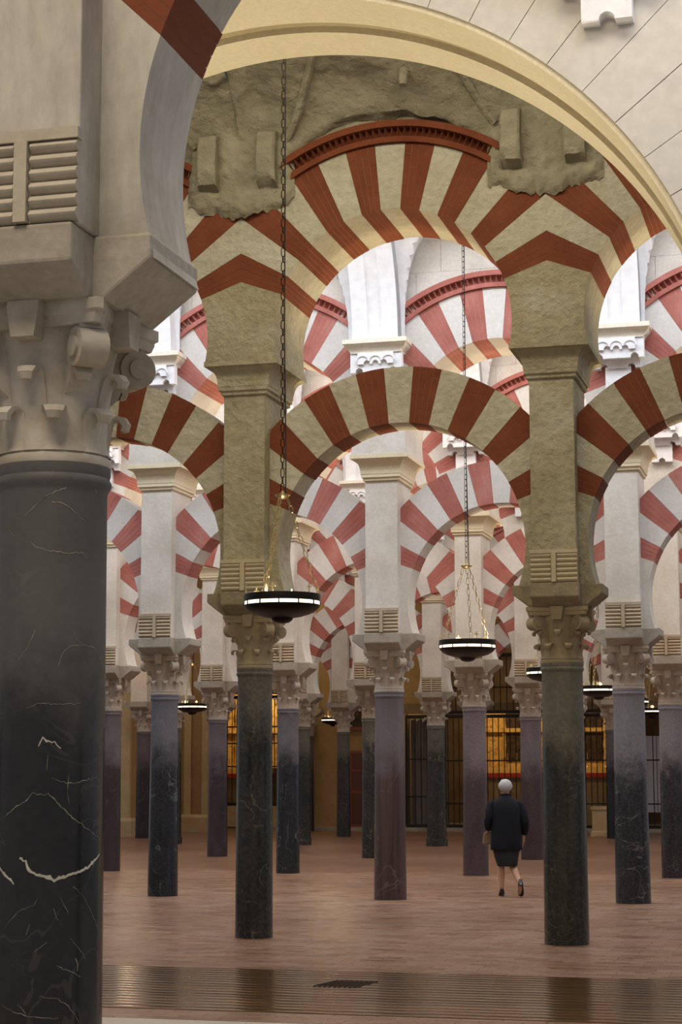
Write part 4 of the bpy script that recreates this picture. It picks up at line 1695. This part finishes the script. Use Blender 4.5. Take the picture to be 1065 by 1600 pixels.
LM = lamp_meshes(False)
LAMPS = [
    (-4.79, 16.0, 'largest hanging bronze lamp, in front of the speckled black column', 38),
    (-4.33, 22.2, 'hanging bronze bowl lamp right of centre, over the red-brown column', 32),
    (-14.32, 40.7, 'small hanging lamp left of the speckled black column', 28),
    (-14.1, 52.2, 'smallest hanging lamp, against the yellow wall', 26),
    (-4.33, 34.7, 'hanging lamp between the two grey-black columns at the right', 26),
    (-4.31, 28.5, 'hanging lamp half hidden left of the stout greenish column', 26),
    (-4.60, 47.3, 'far hanging lamp near the right edge of the photo', 22),
    (-4.36, 40.7, 'hanging lamp hidden behind the scratched grey column at the right', 22),
    (-5.72, 11.3, 'hanging lamp cut off by the left edge beside the foreground column', 22),
]
for i, (u, wy, lb, pw) in enumerate(LAMPS):
    if 20 < wy < 50:
        hb = struct('ceiling_bar', MB().box(-.03, .03, -1.0, 1.0, 9.70, 9.78).mesh('ceiling_bar', M['black_iron']), (u, wy, 0))
    t = thing('hanging_lamp', lb, 'lamp', (u, wy, 0), .0 if i != 1 else .5, 'hanging bronze lamps')
    obj('bowl', LM['bowl'], t)
    gl = obj('glow_ring', LM['glow_ring'], t)
    obj('rim_band', LM['rim_band'], t)
    for k in range(12):
        obj('divider', LM['divider'], gl, (0, 0, 0), k * pi / 6 + .2)
    for k in range(6):
        a = k * pi / 3 + .55
        obj('cross', LM['cross'], t, (.332 * cos(a), .332 * sin(a), 3.27), a)
    obj('canopy', LM['canopy'], t)
    for k in range(3):
        obj('side_chain', LM['chain%d' % k], t)['kind'] = 'stuff'
    obj('main_chain', LM['main'], t)['kind'] = 'stuff'
    obj('cable', LM['cable'], t)
    point('lamp_light', (u, wy, 3.27), pw * .8, (1.0, .80, .50), .06)

# ------------------------------------------------------------------ the walking woman
wm = thing('person', 'white-haired woman in a dark navy jacket and skirt walking away', 'person', (-4.62, 26.35, 0), radians(14))


def skin_obj(name, pts, edges, rad, mat, parent, sub=2, root=0):
    me = bpy.data.meshes.new(name)
    me.from_pydata(pts, edges, [])
    me.materials.append(mat)
    o = obj(name, me, parent)
    md = o.modifiers.new('skin', 'SKIN')
    md.use_smooth_shade = True
    for i, r in enumerate(rad):
        v = me.skin_vertices[0].data[i]
        v.radius = r if isinstance(r, tuple) else (r, r)
        v.use_root = (i == root)
    s_ = o.modifiers.new('sub', 'SUBSURF')
    s_.levels = s_.render_levels = sub
    return o


P, Ed, Rd = [], [], []


def pv(p, r, parent=None):
    P.append(p)
    Rd.append(r)
    if parent is not None:
        Ed.append((parent, len(P) - 1))
    return len(P) - 1


pel = pv((0, 0, .86), (.15, .11))
wa = pv((0, 0, 1.02), (.12, .09), pel)
ch = pv((0, .0, 1.20), (.14, .10), wa)
up = pv((0, .01, 1.30), (.10, .075), ch)
nk = pv((0, .02, 1.36), .045, up)
hd0 = pv((0, .045, 1.43), (.062, .07), nk)
hd1 = pv((0, .045, 1.50), (.074, .088), hd0)
hd2 = pv((0, .04, 1.56), (.062, .072), hd1)
# legs: left planted, right trailing with lifted heel
for s in (-1, 1):
    hip = pv((s * .085, 0, .80), .092, pel)
    if s < 0:
        kn = pv((s * .075, .03, .45), .055, hip)
        cf = pv((s * .072, .01, .32), .054, kn)
        an = pv((s * .07, 0, .10), .032, cf)
        ft = pv((s * .075, .10, .05), .032, an)
        toe = pv((s * .08, .16, .035), .026, ft)
    else:
        kn = pv((s * .07, .02, .44), .055, hip)
        cf = pv((s * .11, -.10, .33), .052, kn)
        an = pv((s * .17, -.26, .16), .031, cf)
        ft = pv((s * .165, -.20, .075), .030, an)
        toe = pv((s * .16, -.15, .035), .024, ft)
# arms
sh = []
for s in (-1, 1):
    so = pv((s * .165, .01, 1.25), .045, up)
    if s < 0:
        el = pv((s * .245, -.045, 1.02), .034, so)
        wr = pv((s * .235, .14, .90), .026, el)
        pm_ = pv((s * .23, .21, .88), .030, wr)
        for j in range(4):
            k1 = pv((s * (.205 + .018 * j), .255, .875 - .004 * j), .009, pm_)
            k2 = pv((s * (.205 + .018 * j), .275 - .006 * abs(j - 1), .85), .008, k1)
            pv((s * (.205 + .018 * j), .262, .828 + .004 * abs(j - 1)), .0075, k2)
        th = pv((s * .195, .215, .865), .010, pm_)
        pv((s * .19, .245, .845), .009, th)
    else:
        el = pv((s * .258, -.025, 1.01), .034, so)
        wr = pv((s * .245, .06, .82), .026, el)
        pm_ = pv((s * .24, .085, .75), .030, wr)
        for j in range(4):
            k1 = pv((s * .238, .065 + .018 * j, .705), .009, pm_)
            k2 = pv((s * .232, .068 + .018 * j, .675 + .004 * abs(j - 1)), .008, k1)
            pv((s * .222, .070 + .018 * j, .652 + .006 * abs(j - 1)), .0075, k2)
        th = pv((s * .225, .115, .735), .010, pm_)
        pv((s * .215, .130, .705), .009, th)
skin_obj('body', P, Ed, Rd, M['skin'], wm)


def loft_rings(rings, seg=28, closed=True, wob=0., name='x', thick=None):
    mb = MB()
    vs, fs = [], []
    for i, (cx, cy, z, rx, ry) in enumerate(rings):
        for k in range(seg):
            a = 2 * pi * k / seg
            f = 1 + wob * (1 - i / len(rings)) * sin(a * 7 + i)
            # rounded-rectangle like torso section
            c_, s_ = cos(a), sin(a)
            e = .85
            vs.append((cx + rx * f * math.copysign(abs(c_) ** e, c_), cy + ry * f * math.copysign(abs(s_) ** e, s_), z))
    for i in range(len(rings) - 1):
        for k in range(seg):
            k2 = (k + 1) % seg
            fs.append((i * seg + k, i * seg + k2, (i + 1) * seg + k2, (i + 1) * seg + k))
    fs.append(tuple(range(seg))[::-1])
    e = (len(rings) - 1) * seg
    fs.append(tuple(range(e, e + seg)))
    return mb.add(vs, fs)


jk = loft_rings([(0, 0, .63, .215, .165), (0, 0, .64, .222, .172), (0, 0, .78, .215, .165), (0, 0, .95, .212, .155), (0, 0, 1.08, .215, .15), (0, 0, 1.18, .215, .145),
                 (0, 0, 1.26, .205, .125), (0, .005, 1.31, .165, .105), (0, .01, 1.345, .105, .085), (0, .015, 1.375, .066, .066), (0, .02, 1.395, .060, .060)], 32, wob=.02)
jk.tube([(-.15, .0, 1.27), (-.195, 0, 1.24), (-.225, -.02, 1.15), (-.25, -.055, 1.02), (-.247, .02, .965), (-.240, .10, .925)], [.07, .075, .07, .064, .056, .046], 14)
jk.tube([(.15, .0, 1.27), (.195, 0, 1.24), (.235, -.01, 1.15), (.262, -.03, 1.01), (.262, .02, .92), (.255, .055, .85)], [.07, .075, .07, .064, .056, .046], 14)
obj('jacket', jk.mesh('jacket', M['navy'], True), wm)
jc = MB().tube([(.058 * cos(a), .02 + .058 * sin(a), 1.385 + .012 * sin(a + pi)) for a in [2 * pi * k / 20 for k in range(20)]], .016, 8, True)
obj('collar', jc.mesh('collar', M['navy'], True), wm)
skt = loft_rings([(.01, -.01, .41, .135, .15), (.01, -.01, .42, .14, .155), (.0, 0, .52, .165, .155), (0, 0, .64, .19, .15), (0, 0, .80, .18, .14)], 28, wob=.03)
obj('skirt', skt.mesh('skirt', M['black_cloth'], True), wm)
hr = MB().sphere((0, .018, 1.515), .1, 20, 14, (.98, 1.06, .93))
hr.v = [(x + .010 * noise.noise((x * 30, y * 30, z * 14)), y + .012 * noise.noise((x * 30, y * 30, z * 14 + 5)), z + .008 * noise.noise((x * 30, y * 30 + 3, z * 14))) if True else 0 for x, y, z in hr.v]
hr.v = [(x, min(y, .075 + (z - 1.50) * .35), z) if z > 1.44 else (x * .9, min(y, .03), max(z, 1.42)) for x, y, z in hr.v]
obj('hair', hr.mesh('hair', M['hair'], True), wm)
for s in (-1, 1):
    obj('ear', MB().sphere((s * .078, .055, 1.49), .02, 10, 8, (.45, .8, 1.3)).mesh('ear', M['skin'], True), wm)
    obj('eye', MB().sphere((s * .03, .125, 1.505), .011, 10, 8).mesh('eye', M['pale_panel'], True), wm)
obj('nose', MB().sphere((0, .137, 1.48), .013, 10, 8, (.8, 1, 1.6)).mesh('nose', M['skin'], True), wm)
obj('mouth', MB().sphere((0, .122, 1.445), .012, 10, 8, (1.8, .6, .4)).mesh('mouth', M['red_cloth'], True), wm)


def shoe(loc, pitch, rz=0):
    mb = MB()
    # heel at y=-.05, toe at y=.19
    for (y0, y1, z0a, z0b, z1a, z1b, wa_, wb_) in ((-.055, .02, .045, .03, .10, .075, .034, .034), (.02, .10, .03, .008, .075, .06, .034, .042), (.10, .17, .008, .002, .06, .045, .042, .036), (.17, .20, .002, .004, .045, .02, .036, .012)):
        mb.add([(-wa_, y0, z0a), (wa_, y0, z0a), (wb_, y1, z0b), (-wb_, y1, z0b), (-wa_ * .7, y0, z1a), (wa_ * .7, y0, z1a), (wb_ * .7, y1, z1b), (-wb_ * .7, y1, z1b)],
               [(0, 3, 2, 1), (4, 5, 6, 7), (0, 1, 5, 4), (1, 2, 6, 5), (2, 3, 7, 6), (3, 0, 4, 7)])
    mb.loft([(-.014, .014, -.05, -.022, 0), (-.024, .024, -.055, -.01, .05)])
    m = Matrix.Translation(loc) @ Matrix.Rotation(rz, 4, 'Z') @ Matrix.Rotation(pitch, 4, 'X')
    mb.xform(m)
    o = obj('shoe', mb.mesh('shoe', M['shoe'], True), wm)
    return o


shoe((-.07, -.01, 0), 0)
shoe((.17, -.30, .135), radians(-42), radians(-5))
obj('handbag', MB().loft([(-.30, -.20, .14, .34, .70), (-.31, -.19, .13, .35, .72), (-.29, -.21, .15, .33, .86)]).mesh('handbag', M['bag']), wm)
